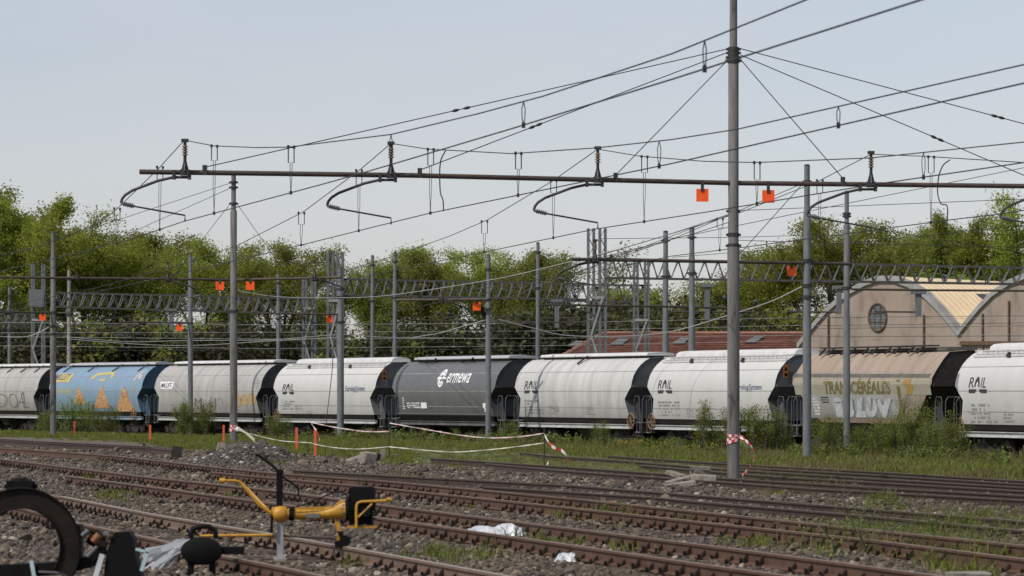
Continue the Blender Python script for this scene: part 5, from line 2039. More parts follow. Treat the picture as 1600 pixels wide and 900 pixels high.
# ------------------------------------------------------------------ trees
def branch_tree(seed, height, crown_w, base=.28, lv=4, nleaf=9000, ls=.22, bare=False, stems=1, bark='bark', leaf='leaf_a', droop=0.0):
    """returns (trunk mesh, crown mesh): limbs fork four times, leaves sit round the outer twigs"""
    rnd = random.Random(seed)
    wood = MB()
    tips = []
    def grow(p, d, L, r, level):
        n = 3
        pts = [p]
        q = p.copy()
        dd = d.copy()
        for i in range(n):
            dd = (dd + Vector((rnd.gauss(0, .16), rnd.gauss(0, .16), rnd.gauss(0, .10) + (.10 if level < 3 else -droop)))).normalized()
            q = q + dd * (L / n)
            pts.append(q.copy())
        r1 = r * (.62 if level else .68)
        sides = 7 if level == 0 else (5 if level == 1 else 3)
        wood.tube(pts, [lerp(r, r1, i / n) for i in range(n + 1)], sides, cap=False)
        if level >= lv - 2:
            for i in range(1, n + 1):
                tips.append((pts[i], level, L))
        if level >= lv:
            return
        k = rnd.choice((3, 4)) if level < 2 else rnd.choice((2, 3, 3))
        for i in range(k):
            t = 1.0 if i == 0 else rnd.uniform(.45, .98)
            f = t * n
            j = min(n - 1, int(f))
            st = pts[j].lerp(pts[j + 1], f - j)
            az = rnd.uniform(0, 6.283)
            el = rnd.uniform(.35, .95) if i else rnd.uniform(.05, .35)
            s = dd.orthogonal().normalized()
            s = Matrix.Rotation(az, 3, dd) @ s
            nd = (dd * math.cos(el) + s * math.sin(el))
            nd.x *= spread
            nd.y *= spread
            nd = nd.normalized()
            grow(st, nd, L * rnd.uniform(.58, .82), r1 * (.85 if i == 0 else rnd.uniform(.5, .75)), level + 1)
    spread = .75 + .5 * crown_w / height
    for s in range(stems):
        a = rnd.uniform(0, 6.283)
        off = Vector((math.cos(a), math.sin(a), 0)) * (.0 if stems == 1 else rnd.uniform(.2, .6))
        d0 = (Vector((rnd.gauss(0, .10), rnd.gauss(0, .10), 1)) + off * .35).normalized()
        grow(off + Vector((0, 0, -.3)), d0, height * base * 1.25, height * .021, 0)
    # fit to the wanted height
    zmax = sorted(t[0].z for t in tips)[-3]
    xm = sorted(max(abs(t[0].x), abs(t[0].y)) for t in tips)[int(len(tips) * .94)]
    kz, kx = height / zmax, crown_w * .5 / xm
    def fx(p):                     # rounder, fuller crown top
        t = p[2] / zmax
        t = t if t <= 0 else (1 - (1 - t) ** 1.25 if t < 1 else 1 + (t - 1) * .35)
        return Vector((p[0] * kx, p[1] * kx, t * zmax * kz))
    wood.v = [tuple(fx(p)) for p in wood.v]
    crown = MB()
    if not bare:
        tips_s = [t for t in tips if t[0].z > zmax * base * .95]
        # clumps: some twigs carry many leaves, some hardly any
        wts = [rnd.random() ** 2.2 + .04 for _ in tips_s]
        tot = sum(wts)
        for (p, lvv, L), wgt in zip(tips_s, wts):
            c = fx(p)
            sg = min(.30, height * .05)
            for i in range(int(nleaf * wgt / tot + rnd.random())):
                q = c + Vector((rnd.gauss(0, sg), rnd.gauss(0, sg), rnd.gauss(-.05, sg * .85)))
                u = Vector((rnd.gauss(0, 1), rnd.gauss(0, 1), rnd.gauss(0, .7))).normalized()
                v = u.cross(Vector((rnd.gauss(0, 1), rnd.gauss(0, 1), rnd.gauss(0, 1)))).normalized()
                a = ls * rnd.uniform(.5, 1.15)
                crown.add([q - u * a * .5, q + v * a * .32, q + u * a * .5, q - v * a * .32], [(0, 1, 2, 3)])
    tm_ = wood.mesh('trunk', M[bark], True)
    cm_ = crown.mesh('crown', M[leaf]) if crown.v else None
    return tm_, cm_

TREES = [
    branch_tree(1, 14, 10.0, .24, 4, 52000, .175),
    branch_tree(2, 13, 8.0, .40, 4, 34000, .16, leaf='leaf_a'),
    branch_tree(3, 12, 8.5, .34, 4, 34000, .165, leaf='leaf_b'),
    branch_tree(4, 12.5, 7.5, .44, 4, 20000, .155, leaf='leaf_b'),
    branch_tree(5, 11, 5.0, .24, 4, 1500, .18, leaf='leaf_b', bark='bark_grey'),
    branch_tree(6, 13, 9.5, .22, 4, 46000, .17, stems=2, leaf='leaf_a'),
    branch_tree(8, 11, 7.0, .42, 4, 11000, .15, leaf='leaf_b', stems=2),
]
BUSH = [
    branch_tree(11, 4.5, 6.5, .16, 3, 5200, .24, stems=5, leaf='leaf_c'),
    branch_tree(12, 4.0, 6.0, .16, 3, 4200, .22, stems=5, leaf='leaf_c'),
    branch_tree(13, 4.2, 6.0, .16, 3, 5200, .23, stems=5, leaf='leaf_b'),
]
HT = [14, 13, 12, 12.5, 11, 13, 11]
HB = [4.5, 4.0, 4.2]

def plant(name, meshes, h0, px, y_top, Y, wk, label, cat, group, seed):
    rnd = random.Random(seed)
    x = (px - 800) * Y / F
    zb = float(gz(x, Y))
    h = H + (HY - y_top) * Y / F - zb
    r = thing(name, label, cat, (x, Y, zb), group, rnd.uniform(0, 6.283))
    k = h / h0
    for nm, me in (('trunk', meshes[0]), ('crown', meshes[1])):
        if me is not None:
            o = link(nm, me, r)
            o.scale = (k * wk, k * wk, k)
    return r

treelist = [
    # px, top row, distance, kind, width factor, label
    (-25, 312, 262, 0, 1.1, 'tall bright green tree cut off by the left edge of the photo'),
    (40, 304, 274, 0, 1.1, 'tallest bright green tree at the left edge'),
    (92, 336, 262, 5, 1.0, 'broad bright tree behind the dark mast at the left'),
    (135, 358, 280, 2, 1.0, 'olive tree behind the lattice tower girder left of the blue wagon'),
    (170, 372, 262, 1, 1.15, 'light green tree above the blue wagon'),
    (214, 366, 274, 2, 1.1, 'olive green tree above the right end of the blue wagon'),
    (268, 392, 268, 4, 1.2, 'nearly bare grey tree between the green ones above the dirty grey wagon'),
    (322, 381, 268, 1, 1.05, 'light green tree left of the mast above the gravel heap'),
    (390, 388, 272, 5, .95, 'broad green tree just right of the mast above the gravel heap'),
    (446, 386, 266, 1, 1.0, 'yellow green tree above the left end of the left white wagon'),
    (487, 398, 276, 3, 1.0, 'thin olive tree behind the paired lattice columns'),
    (552, 418, 276, 6, 1.1, 'sparse half bare tree between the lattice columns and the plain masts'),
    (604, 412, 268, 3, 1.05, 'loose olive tree behind the pair of plain grey masts'),
    (655, 392, 272, 1, 1.05, 'rounded light green tree above the dark grey wagon'),
    (708, 400, 268, 2, 1.0, 'olive green tree left of the pale grey mast'),
    (757, 394, 276, 1, 1.0, 'green tree behind the pale grey mast'),
    (812, 396, 268, 2, 1.0, 'olive green tree left of the thin dark pole'),
    (862, 408, 270, 3, .85, 'loose olive tree right of the thin dark pole, last before the sky gap'),
    (1014, 384, 292, 4, 1.2, 'thin nearly leafless tree left of the two thick dark masts'),
    (985, 455, 286, 1, 1.5, 'low green tree behind the distant lattice portal'),
    (1062, 446, 292, 2, 1.6, 'low green tree behind the two thick dark masts'),
    (1118, 440, 300, 6, 1.5, 'low sparse tree just left of the tallest mast'),
    (1182, 398, 296, 3, 1.1, 'olive tree right of the tallest mast'),
    (1232, 384, 290, 5, 1.0, 'broad light green tree behind the orange plate by the shed'),
    (1290, 347, 284, 1, 1.1, 'tall tree between the grey mast and the slim mast'),
    (1340, 352, 292, 3, 1.05, 'loose olive tree just right of the slim mast'),
    (1395, 362, 296, 2, 1.0, 'olive tree above the top of the first arched gable'),
    (1448, 366, 290, 3, 1.05, 'loose tree above the bright tan roof'),
    (1506, 362, 296, 2, 1.05, 'olive tree above the right part of the tan roof'),
    (1556, 344, 290, 0, .8, 'green tree near the right edge above the second gable'),
    (1618, 306, 282, 5, .95, 'tall green tree cut off by the right edge of the photo'),
]
for i, (px, yt, Y, kd, wk, lab) in enumerate(treelist):
    plant('broadleaf_tree', TREES[kd], HT[kd], px, yt, Y, wk, lab, 'tree', 'trees behind the railway yard', 100 + i)
rnd = random.Random(77)
ORD = ['first', 'second', 'third', 'fourth', 'fifth', 'sixth', 'seventh', 'eighth', 'ninth', 'tenth']
_count = {}
def thicket_label(kind, px):
    for x1, nm in ((60, 'the far left grey wagon'), (232, 'the blue wagon'), (418, 'the dirty grey wagon'), (600, 'the left white wagon'), (790, 'the dark grey wagon'), (2000, 'the streaky white wagon')):
        if px < x1:
            n = _count[nm] = _count.get(nm, -1) + 1
            return '%s under the trees above %s, %s from its left end' % (kind, nm, ORD[n])
for i, px in enumerate(range(-30, 905, 42)):
    kd = rnd.choice((0, 0, 1, 2))
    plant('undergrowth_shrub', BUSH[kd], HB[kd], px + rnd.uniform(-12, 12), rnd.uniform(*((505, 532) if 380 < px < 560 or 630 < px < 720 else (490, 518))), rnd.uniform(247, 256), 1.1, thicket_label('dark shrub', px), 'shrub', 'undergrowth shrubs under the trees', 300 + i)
for i, px in enumerate(range(960, 1255, 40)):
    kd = rnd.choice((0, 2, 2))
    plant('undergrowth_shrub', BUSH[kd], HB[kd], px + rnd.uniform(-12, 12), rnd.uniform(474, 500), rnd.uniform(262, 272), 1.1, '%s green shrub from the left in the thicket behind the red tiled roof' % ORD[i], 'shrub', 'undergrowth shrubs behind the red roof', 400 + i)

# bushes beside the train
SHR = [branch_tree(21, 2.2, 2.2, .12, 3, 11000, .068, stems=7, leaf='leaf_shrub'),
       branch_tree(22, 2.2, 1.7, .14, 3, 5600, .062, stems=5, leaf='leaf_shrub'),
       branch_tree(23, 2.6, 1.8, .14, 3, 5200, .066, stems=5, leaf='leaf_shrub')]
HS = [2.2, 2.2, 2.6]
def bush(px, y_top, Y, kd, wk, lab, seed):
    plant('wild_bush', SHR[kd], HS[kd], px, y_top, Y, wk, lab, 'bush', 'wild bushes beside the wagons', seed)
for i, (px, yt, Y, kd, wk, lab) in enumerate([
    (298, 626, 187, 0, 1.15, 'big bright green bush in front of the dirty grey wagon'),
    (128, 622, 199, 1, 1.4, 'tall green bush in front of the left half of the blue wagon'),
    (165, 632, 197, 1, 1.3, 'green bush in front of the middle grain pile of the blue wagon'),
    (72, 640, 206, 1, 1.2, 'low bush behind the foot of the dark mast'),
    (435, 648, 172, 1, 1.3, 'low bush at the left end of the left white wagon'),
    (795, 655, 154, 2, .9, 'slim young bush at the right end of the dark grey wagon'),
    (940, 658, 142, 1, .9, 'thin weed bush under the streaky white wagon'),
    (1118, 624, 131, 2, 1.1, 'airy bush just left of the tallest mast'),
    (1182, 632, 128, 0, 1.15, 'dense bush between the tallest mast and the grey mast'),
    (1298, 648, 123, 1, 1.2, 'bush right of the grey mast in front of the tan wagon'),
    (1440, 622, 121, 2, 1.2, 'tall young bush in front of the dark end of the tan wagon'),
    (1408, 650, 119, 0, 1.15, 'wide bush in front of the lower edge of the tan wagon'),
    (1475, 656, 117, 0, 1.1, 'wide bush at the left end of the last white wagon'),
    (1350, 662, 120, 1, 1.3, 'low bush behind the slim grey mast'),
]):
    bush(px, yt, Y, kd, wk, lab, 500 + i)

# ------------------------------------------------------------------ yellow rail machine on the nearest track
def yellow_machine():
    Y = 48.0
    q = lambda x, y, d=0.0: P(x, y, Y + d)
    k = Y / F
    root = thing('rail_drilling_machine', 'yellow rail machine with black motor and black post standing across the nearest track', 'rail machine', P(439, 868, Y))
    mb = MB().ball(q(439, 803), 14 * k, 18, 12, (1.05, 1, .98))
    mb.tube([q(424, 800), q(430, 801)], 8 * k, 12)
    part('gear_ball', mb, M['yellow'], root, True)
    mb = MB().tube([q(449, 803), q(456, 803.5), q(457, 803.5), q(505, 803), q(522, 801), q(534, 797), q(541, 796)], [9.5 * k, 9.5 * k, 8 * k, 7.6 * k, 10 * k, 15 * k, 16.5 * k], 18)
    mb.bar(q(460, 795, -.01), q(520, 793, -.01), .03, .03)
    part('housing_tube', mb, M['yellow'], root, True)
    mb = MB().tube([q(452, 803), q(460, 803.5)], 10.5 * k, 16)
    mb.tube([q(541, 796), q(545, 796)], 18 * k, 16)
    part('flange', mb, M['black'], root, True)
    for i in range(8):
        a = i * math.pi / 4 + .3
        bm_ = MB().tube([q(541.5, 796, 0) + Vector((-.02, math.cos(a) * .125, math.sin(a) * .125)), q(541.5, 796, 0) + Vector((-.05, math.cos(a) * .125, math.sin(a) * .125))], .014, 6)
        part('bolt', bm_, M['galv'], root)
    mb = MB().tube(spline([q(545, 778, -.2), q(530, 768, -.15), q(500, 778, -.12), q(470, 790, -.1), q(448, 794, -.08)], 6), 1.1 * k, 6)
    part('hose', mb, M['black'], root, True)
    mb = MB().box(q(489, 806, -.085), (22 * k, .02, 6 * k))
    part('rating_plate', mb, M['galv'], root)
    mb = MB()
    mb.box(q(566, 779), (40 * k, .34, 34 * k))
    mb.box(q(566, 762.5), (37 * k, .30, 5 * k), taper=.9)
    mb.box(q(564, 806), (36 * k, .28, 26 * k))
    for i in range(6):
        mb.box(q(566, 788 + i * 4.4, 0), (42 * k, .36, 1.6 * k))
    mb.tube([q(572, 800, -.2), q(572, 800, -.14)], 8 * k, 14)
    part('motor', mb, M['black'], root)
    mb = MB()
    for d in (-.19, .19):
        mb.tube([q(557, 824, d), q(557, 792, d), q(559, 786, d), q(565, 784, d), q(611, 782, d)], 2.3 * k, 8)
        mb.tube([q(560, 808, d), q(582, 787, d)], 2 * k, 8)
    mb.tube([q(611, 782, -.19), q(611, 782, .19)], 2.3 * k, 8)
    mb.tube([q(604, 780, -.19), q(612, 781, -.19)], 3.2 * k, 8)
    mb.box(q(566, 823), (46 * k, .30, 3.5 * k))
    part('carrying_frame', mb, M['yellow'], root)
    mb = MB()
    mb.bar(q(526, 812), q(532, 834), .06, 7 * k)
    mb.bar(q(531, 830), q(527, 851), .06, 6 * k)
    part('leg', mb, M['yellow'], root)
    mb = MB().tube([q(539, 845, -.08), q(539, 845, .08)], 9 * k, 16)
    mb.box(q(529, 850), (11 * k, .16, 11 * k))
    mb.box(q(533, 834), (7 * k, .14, 8 * k))
    part('roller', mb, M['black'], root, True)
    mb = MB().box(q(437, 766), (9.5 * k, .09, 58 * k))
    mb.box(q(437.5, 737), (11 * k, .10, 6 * k))
    part('post', mb, M['black'], root)
    mb = MB().tube([q(402, 710), q(425, 727), q(437, 739)], 2.2 * k, 8)
    mb.tube([q(437, 742), q(452, 752), q(467, 763), q(466, 775)], 1.6 * k, 8)
    mb.tube([q(402, 710), q(399, 711)], 2.8 * k, 8)
    part('lever', mb, M['black'], root, True)
    mb = MB().box(q(438, 845), (10 * k, .08, 58 * k))
    mb.box(q(438, 873), (20 * k, .2, 2.5 * k))
    part('stand', mb, M['galv_light'], root)
    mb = MB().tube([q(425, 806, -.1), q(424, 833, -.1)], 2.2 * k, 8)
    part('pin', mb, M['black'], root)
    mb = MB().tube([q(343, 751), q(366, 751), q(375, 753), q(404, 788), q(424, 802)], [2.4 * k] * 2 + [2.7 * k] * 3, 10)
    mb.tube([q(343, 751), q(352, 751)], 4.2 * k, 10)
    mb.tube([q(343, 751, .5), q(366, 751, .5), q(380, 757, .5), q(424, 802, .05)], 2.2 * k, 8)
    part('handlebar', mb, M['yellow'], root, True)
    mb = MB().tube([q(312, 837.5), q(425, 836)], 2.3 * k, 8)
    part('lower_bar', mb, M['yellow'], root)
    mb = MB().tube([q(425, 836), q(526, 841)], 2.3 * k, 8)
    part('lower_bar', mb, M['steel_rusty'], root)
yellow_machine()

# ------------------------------------------------------------------ black arched machine at the lower left, and the canister beside it
def arched_machine():
    Y = 40.0
    q = lambda x, y, d=0.0: P(x, y, Y + d)
    k = Y / F
    root = thing('arched_machine', 'black machine with a big arched guard ring in the lower left corner', 'rail machine', P(90, 905, Y))
    # guard: a thick band bent into an arch
    cx, cy = 33, 855
    mb = MB()
    n = 30
    vs, fs = [], []
    for i in range(n + 1):
        a = R(-32) + R(252) * i / n
        for rr, d in ((93, -.2), (93, .22), (60, .22), (60, -.2)):
            vs.append(q(cx + rr * math.cos(a), cy - rr * math.sin(a), d))
    for i in range(n):
        for j in range(4):
            a, b = i * 4 + j, i * 4 + (j + 1) % 4
            fs.append((a, b, b + 4, a + 4))
    fs += [(3, 2, 1, 0), (n * 4, n * 4 + 1, n * 4 + 2, n * 4 + 3)]
    mb.add(vs, fs)
    part('guard_arch', mb, M['black_brown'], root, True)
    mb = MB()
    for rr in (92, 62):
        for d in (-.22,):
            pts = [q(cx + rr * math.cos(R(-32) + R(252) * i / n), cy - rr * math.sin(R(-32) + R(252) * i / n), d) for i in range(n + 1)]
            mb.tube(pts, 2.2 * k, 6)
    part('arch_rim', mb, M['black'], root, True)
    mb = MB()
    mb.tube([q(8, 762), q(20, 752), q(38, 750), q(52, 757), q(56, 764)], 4.5 * k, 8)
    mb.box(q(32, 758), (40 * k, .25, 14 * k))
    part('arch_bracket', mb, M['black'], root, True)
    mb = MB()
    mb.box(q(115, 848), (26 * k, .34, 52 * k))
    mb.box(q(112, 822), (30 * k, .36, 6 * k))
    part('gear_case', mb, M['black_brown'], root)
    mb = MB()
    mb.prism([q(x, y, -.15) for x, y in ((-20, 884), (70, 880), (110, 876), (140, 868), (152, 856), (165, 862), (150, 884), (110, 896), (-20, 908))], (0, .3, 0))
    part('frame', mb, M['black'], root)
    mb = MB()
    mb.prism([q(x, y, -.18) for x, y in ((160, 920), (166, 866), (174, 840), (180, 832), (202, 831), (208, 842), (211, 866), (226, 920))], (0, .36, 0))
    part('support', mb, M['black'], root)
    mb = MB()
    mb.tube([q(128, 838), q(140, 829), q(150, 832), q(166, 842)], 4.2 * k, 8)
    mb.tube([q(138, 840), q(166, 856)], 9 * k, 12)
    part('linkage', mb, M['black_brown'], root, True)
    mb = MB().tube([q(145, 846, -.16), q(155, 836, -.16)], 6 * k, 10)
    part('linkage', mb, M['rust_orange'], root, True)
    mb = MB().tube([q(136, 870, -.2), q(152, 854, -.2)], 2.6 * k, 8)
    mb.tube([q(128, 837, -.2), q(138, 829, -.2)], 3.4 * k, 8)
    mb.box(q(166, 833, -.2), (9 * k, .05, 6 * k))
    part('bolt', mb, M['galv'], root)
    mb = MB()
    mb.bar(q(160, 866, -.2), q(146, 912, -.2), .03, 8 * k)
    part('white_strap', mb, M['plastic_white'], root)
    mb = MB()
    mb.bar(q(49, 876, -.2), q(55, 910, -.2), .03, 6 * k)
    part('blue_strap', mb, M['strap_blue'], root)
    mb = MB()
    mb.bar(q(212, 858, -.2), q(233, 863, -.2), .02, 4 * k)
    mb.bar(q(230, 862, -.2), q(221, 892, -.2), .02, 5.5 * k)
    part('blue_strap', mb, M['strap_blue'], root)
    mb = MB().bar(q(60, 893, -.17), q(150, 897, -.17), .02, 3 * k)
    part('name_strip', mb, M['galv'], root)
arched_machine()

def crumple(c, w_, d_, h_, seed, name, label, cat, mat, nx=26, ny=14, tilt=0.0, soft=1.0):
    rnd = random.Random(seed)
    wv = [(rnd.uniform(.8, 4.5), rnd.uniform(.8, 3.5), rnd.uniform(0, 6.28), rnd.uniform(.3, 1)) for _ in range(9)]
    mb = MB()
    vs = []
    for j in range(ny + 1):
        for i in range(nx + 1):
            u, v = i / nx, j / ny
            e = min(1, 6 * min(u, 1 - u)) * min(1, 4 * min(v, 1 - v))
            z = sum(a * abs(math.sin(fx * u * 3 + fy * v * 3 + ph)) for fx, fy, ph, a in wv) / 5
            z = h_ * (z * .9 + .03 * rnd.random()) * e ** .6
            vs.append((c[0] + (u - .5) * w_ + rnd.gauss(0, .012), c[1] + (v - .5) * d_ + rnd.gauss(0, .012), c[2] + z + tilt * (u - .5)))
    fs = [(j * (nx + 1) + i, j * (nx + 1) + i + 1, (j + 1) * (nx + 1) + i + 1, (j + 1) * (nx + 1) + i) for j in range(ny) for i in range(nx)]
    mb.add(vs, fs)
    return solo(name, mb, mat, c, label, cat)

q = lambda x, y, d=0.0, Y=44.4: P(x, y, Y + d)
k = 44.4 / F
root = thing('oval_canister', 'black oval canister with a loop handle lying right of the arched machine', 'canister', q(315, 884))
mb = MB()
n = 28
ring = lambda rx, ry, d: [q(315 + rx * math.cos(2 * math.pi * i / n), 861 + ry * math.sin(2 * math.pi * i / n), d) for i in range(n)]
layers = [(20, 11, -.20), (31, 20, -.17), (33, 22, -.12), (33, 22, .14), (29, 18, .2)]
vs, fs = [], []
for rx, ry, d in layers:
    vs += ring(rx, ry, d)
for l in range(len(layers) - 1):
    for i in range(n):
        a, b = l * n + i, l * n + (i + 1) % n
        fs.append((a, b, b + n, a + n))
fs.append(tuple(range(n - 1, -1, -1)))
fs.append(tuple(range((len(layers) - 1) * n, len(layers) * n)))
mb.add(vs, fs)
part('drum', mb, M['black'], root, True)
mb = MB().tube([q(299, 846), q(298, 834), q(303, 826), q(315, 822.5), q(327, 823), q(336, 830), q(338, 842)], 4.2 * k, 10)
part('handle', mb, M['black'], root, True)
mb = MB().box(q(362, 860), (38 * k, .16, 12 * k))
part('spout', mb, M['black'], root)
for x in (298, 332):
    a = q(x, 872)
    part('foot', MB().box((a.x, a.y, (a.z - .26) / 2), (.06, .22, a.z + .26)), M['black'], root)
# wrinkled plastic film caught between the machine and the canister
mb = MB()
rnd = random.Random(8)
for i in range(34):
    t = rnd.random()
    a = q(rnd.uniform(286, 300), rnd.uniform(842, 856), rnd.uniform(-.1, .1))
    b = q(rnd.uniform(222, 262), rnd.uniform(858, 890), rnd.uniform(-.15, .15))
    m_ = a.lerp(b, .5) + Vector((0, 0, rnd.uniform(-.03, .05)))
    ww = Vector((rnd.uniform(-.02, .02), 0, rnd.uniform(.012, .04)))
    mb.add([a - ww * .4, a + ww * .4, m_ + ww, m_ - ww, b + ww * .7, b - ww * .7], [(0, 1, 2, 3), (3, 2, 4, 5)])
solo('plastic_film', mb, M['plastic_white'], q(255, 868), 'torn translucent plastic film spread between the arched machine and the black canister', 'plastic film')

c = G(772, 830, -.12)
crumple(Vector((c.x, c.y, -.22)), 1.02, .75, .20, 5, 'plastic_sheet', 'crumpled white plastic sheet lying between the rails of the second track', 'plastic sheet', M['plastic_white'])
c = G(884, 877, -.2)
crumple(Vector((c.x, c.y, -.20)), .28, .40, .13, 6, 'plastic_bag', 'small torn white plastic bag on the gravel near the lower middle', 'plastic bag', M['plastic_white'], 14, 8)

# ------------------------------------------------------------------ gravel heap below the mast
def heap():
    Yc = 118.0
    c = Vector(((390 - 800) * Yc / F, Yc, GZ))
    k = Yc / F
    root = thing('gravel_heap', 'long heap of dark gravel around the foot of the mast at the left', 'gravel heap', c, )
    prof = [(-92, 0), (-70, .14), (-50, .28), (-34, .42), (-16, .52), (2, .54), (18, .47), (34, .44), (50, .36), (62, .14), (74, 0)]
    X = lambda u: u * k
    hz = lambda x, y: max(0.0, float(np.interp(x / k, [p[0] for p in prof], [p[1] for p in prof])) * 1.05 * max(0, 1 - (y / 3.4) ** 2))
    mb = MB()
    nx, ny = 44, 24
    vs = []
    for j in range(ny + 1):
        for i in range(nx + 1):
            x = X(-115 + 212 * i / nx)
            y = -3.6 + 7.2 * j / ny
            vs.append((c.x + x, c.y + y, c.z - .06 + hz(x, y) + random.Random(i * 99 + j).uniform(0, .05)))
    mb.add(vs, [(j * (nx + 1) + i, j * (nx + 1) + i + 1, (j + 1) * (nx + 1) + i + 1, (j + 1) * (nx + 1) + i) for j in range(ny) for i in range(nx)])
    part('mound', mb, M['gravel_fine'], root)
    st = MB()
    rnd = random.Random(3)
    base = stone_mesh(3, M['stone_dark'])
    bv = [v.co.copy() for v in base.vertices]
    bf = [tuple(p.vertices) for p in base.polygons]
    # the low-poly hull of a stone
    ico = [(0, 0, 1), (.9, 0, .45), (.28, .85, .45), (-.72, .53, .45), (-.72, -.53, .45), (.28, -.85, .45), (.72, .53, -.45), (-.28, .85, -.45), (-.9, 0, -.45), (-.28, -.85, -.45), (.72, -.53, -.45), (0, 0, -1)]
    icf = [(0, 1, 2), (0, 2, 3), (0, 3, 4), (0, 4, 5), (0, 5, 1), (1, 6, 2), (2, 7, 3), (3, 8, 4), (4, 9, 5), (5, 10, 1), (6, 7, 2), (7, 8, 3), (8, 9, 4), (9, 10, 5), (10, 6, 1), (11, 7, 6), (11, 8, 7), (11, 9, 8), (11, 10, 9), (11, 6, 10)]
    for i in range(5200):
        x, y = X(rnd.uniform(-108, 92)), rnd.uniform(-3.5, 2.4)
        h = hz(x, y)
        s = rnd.lognormvariate(-3.0, .4) * 1.0
        mt = Matrix.Rotation(rnd.uniform(0, 6.28), 3, 'Z') @ Matrix.Rotation(rnd.uniform(-.6, .6), 3, 'X') @ Matrix.Diagonal((s * rnd.uniform(.8, 1.3), s * rnd.uniform(.7, 1.1), s * rnd.uniform(.5, .9)))
        p = Vector((c.x + x, c.y + y, c.z + h + s * .1))
        mi = 0 if rnd.random() < .72 else (1 if rnd.random() < .75 else 2)
        st.add([mt @ (Vector(v) * rnd.uniform(.8, 1.15)) + p for v in ico], icf, mi)
    part('stone', st, [M['heap_dark'], M['heap_mid'], M['heap_pale']], root, stuff=True)
M['gravel_fine'] = mottled('fine_gravel', [(.3, (.05, .047, .045)), (.7, (.12, .11, .10))], 9, .95, bmp=.4)
M['heap_dark'] = mottled('dark_heap_stone', [(.3, (.038, .033, .029)), (.7, (.08, .069, .059))], 6, .9)
M['heap_mid'] = mottled('grey_heap_stone', [(.3, (.085, .073, .06)), (.7, (.155, .132, .108))], 6, .9)
M['heap_pale'] = mottled('pale_heap_stone', [(.3, (.28, .25, .22)), (.7, (.42, .38, .34))], 6, .9)
heap()

# ------------------------------------------------------------------ stakes, poles and barrier tape
def stake(px, y0, y1, wd, lab, tilt=0.0):
    g = G(px, y1, GZ)
    k = g.y / F
    t = P(px + tilt, y0, g.y)
    mb = MB().bar(Vector((g.x, g.y, GZ - .2)), t, wd * k, wd * k * .8)
    solo('marker_stake', mb, M['stake'], g, lab, 'stake', 'orange marker stakes')
stake(116, 658, 681, 4, 'faint orange stake standing in front of the blue wagon, leftmost of all')
stake(234.5, 664, 692, 4, 'orange stake at the right end of the blue wagon')
stake(349.5, 664, 694, 4, 'orange stake just left of the mast above the gravel heap')
stake(463.5, 668, 707, 5, 'thicker orange stake right of the gravel heap, left of its pair')
stake(492.5, 669, 714, 5, 'orange stake with tape tied to its top, right of its pair')

def pole(px, y0, y1, wd, lab):
    g = G(px, y1, GZ)
    k = g.y / F
    mb = MB().tube([Vector((g.x, g.y, GZ - .2)), P(px, y0, g.y)], wd / 2 * k, 6)
    solo('fence_pin', mb, M['steel_dark'], g, lab, 'fence pin', 'thin iron pins holding the tape')
pole(608, 642, 722, 2.2, 'thin iron pin holding the tape under the left end of the dark grey wagon')
pole(850.5, 668, 733, 2.4, 'thin iron pin holding the tape, its loose tail curling beside it')
pole(481, 664, 711, 1.8, 'thin iron pin between the two orange stakes')
pole(447.5, 676, 702, 2.2, 'short iron pin between the gravel heap and the orange stakes')

M['tape_pink'] = plain('faded_pink_tape', (.66, .40, .40), .4)
def tape(label, pts, wd, striped=True, mats=None, step=.35, name='barrier_tape', twist=0.6):
    """pts: (photo x, y, distance)"""
    p3 = spline([P(*p) for p in pts], 10)
    L = 0
    mb = MB()
    ph = 0.0
    for a, b in zip(p3[:-1], p3[1:]):
        d = b - a
        n = max(1, int(d.length / step))
        for i in range(n):
            s, e = a.lerp(b, i / n), a.lerp(b, (i + 1) / n)
            def up(ph_):
                return Vector((0, math.sin(ph_) * .5, .55 + .45 * abs(math.cos(ph_)))) * wd / 2
            u0, u1 = up(ph), up(ph + twist)
            ph += twist
            mi = int(L / step) % 2
            L += d.length / n
            mb.add([s - u0, e - u1, e + u1, s + u0], [(0, 1, 2, 3)], mi if striped else 0)
    return solo(name, mb, mats or [M['tape_white'], M['tape_red']], p3[0], label, 'barrier tape', 'barrier tape around the works')
tape('upper strand of tape sagging to the pin left of the dark grey wagon', [(487, 660, 124), (520, 667, 122), (560, 673, 119), (585, 674.5, 117), (608, 674, 116)], .042, mats=[M['tape_white'], M['tape_pink']])
tape('upper strand of tape sagging in front of the dark grey wagon', [(609, 661, 116), (660, 670, 114), (720, 680, 111), (763, 684, 109), (810, 682.5, 107.5), (850, 677, 106)], .036, mats=[M['tape_white'], M['tape_pink']])
tape('lower cream strand of tape from the mast above the heap to the stakes', [(372, 672, 150), (385, 676, 143), (420, 685, 135), (447, 689.5, 131), (481, 691.5, 129), (492, 694, 124)], .032, mats=[M['tape_cream'], M['tape_white']])
tape('lower pale strand of tape from the stakes to the left iron pin', [(492, 694, 124), (520, 699, 122), (560, 701.5, 119), (608, 698, 116)], .032, mats=[M['tape_white'], M['tape_cream']])
tape('lower pale strand of tape between the two tall iron pins', [(608, 698, 116), (660, 703, 114), (710, 706, 111.5), (760, 703, 109), (810, 697.5, 107.5), (850, 692, 106)], .034, mats=[M['tape_white'], M['tape_cream']])
tape('loose red and white tape tail curling to the ground beside the right iron pin', [(851, 680, 106), (862, 697, 105.5), (878, 704, 105), (887, 716, 105), (881, 728, 105), (866, 737, 104)], .10, step=.28, twist=.3)
tape('short red and white tape end lying at the foot of the right iron pin', [(857, 722, 105), (852, 731, 105), (844, 737, 104.5)], .10, step=.2)
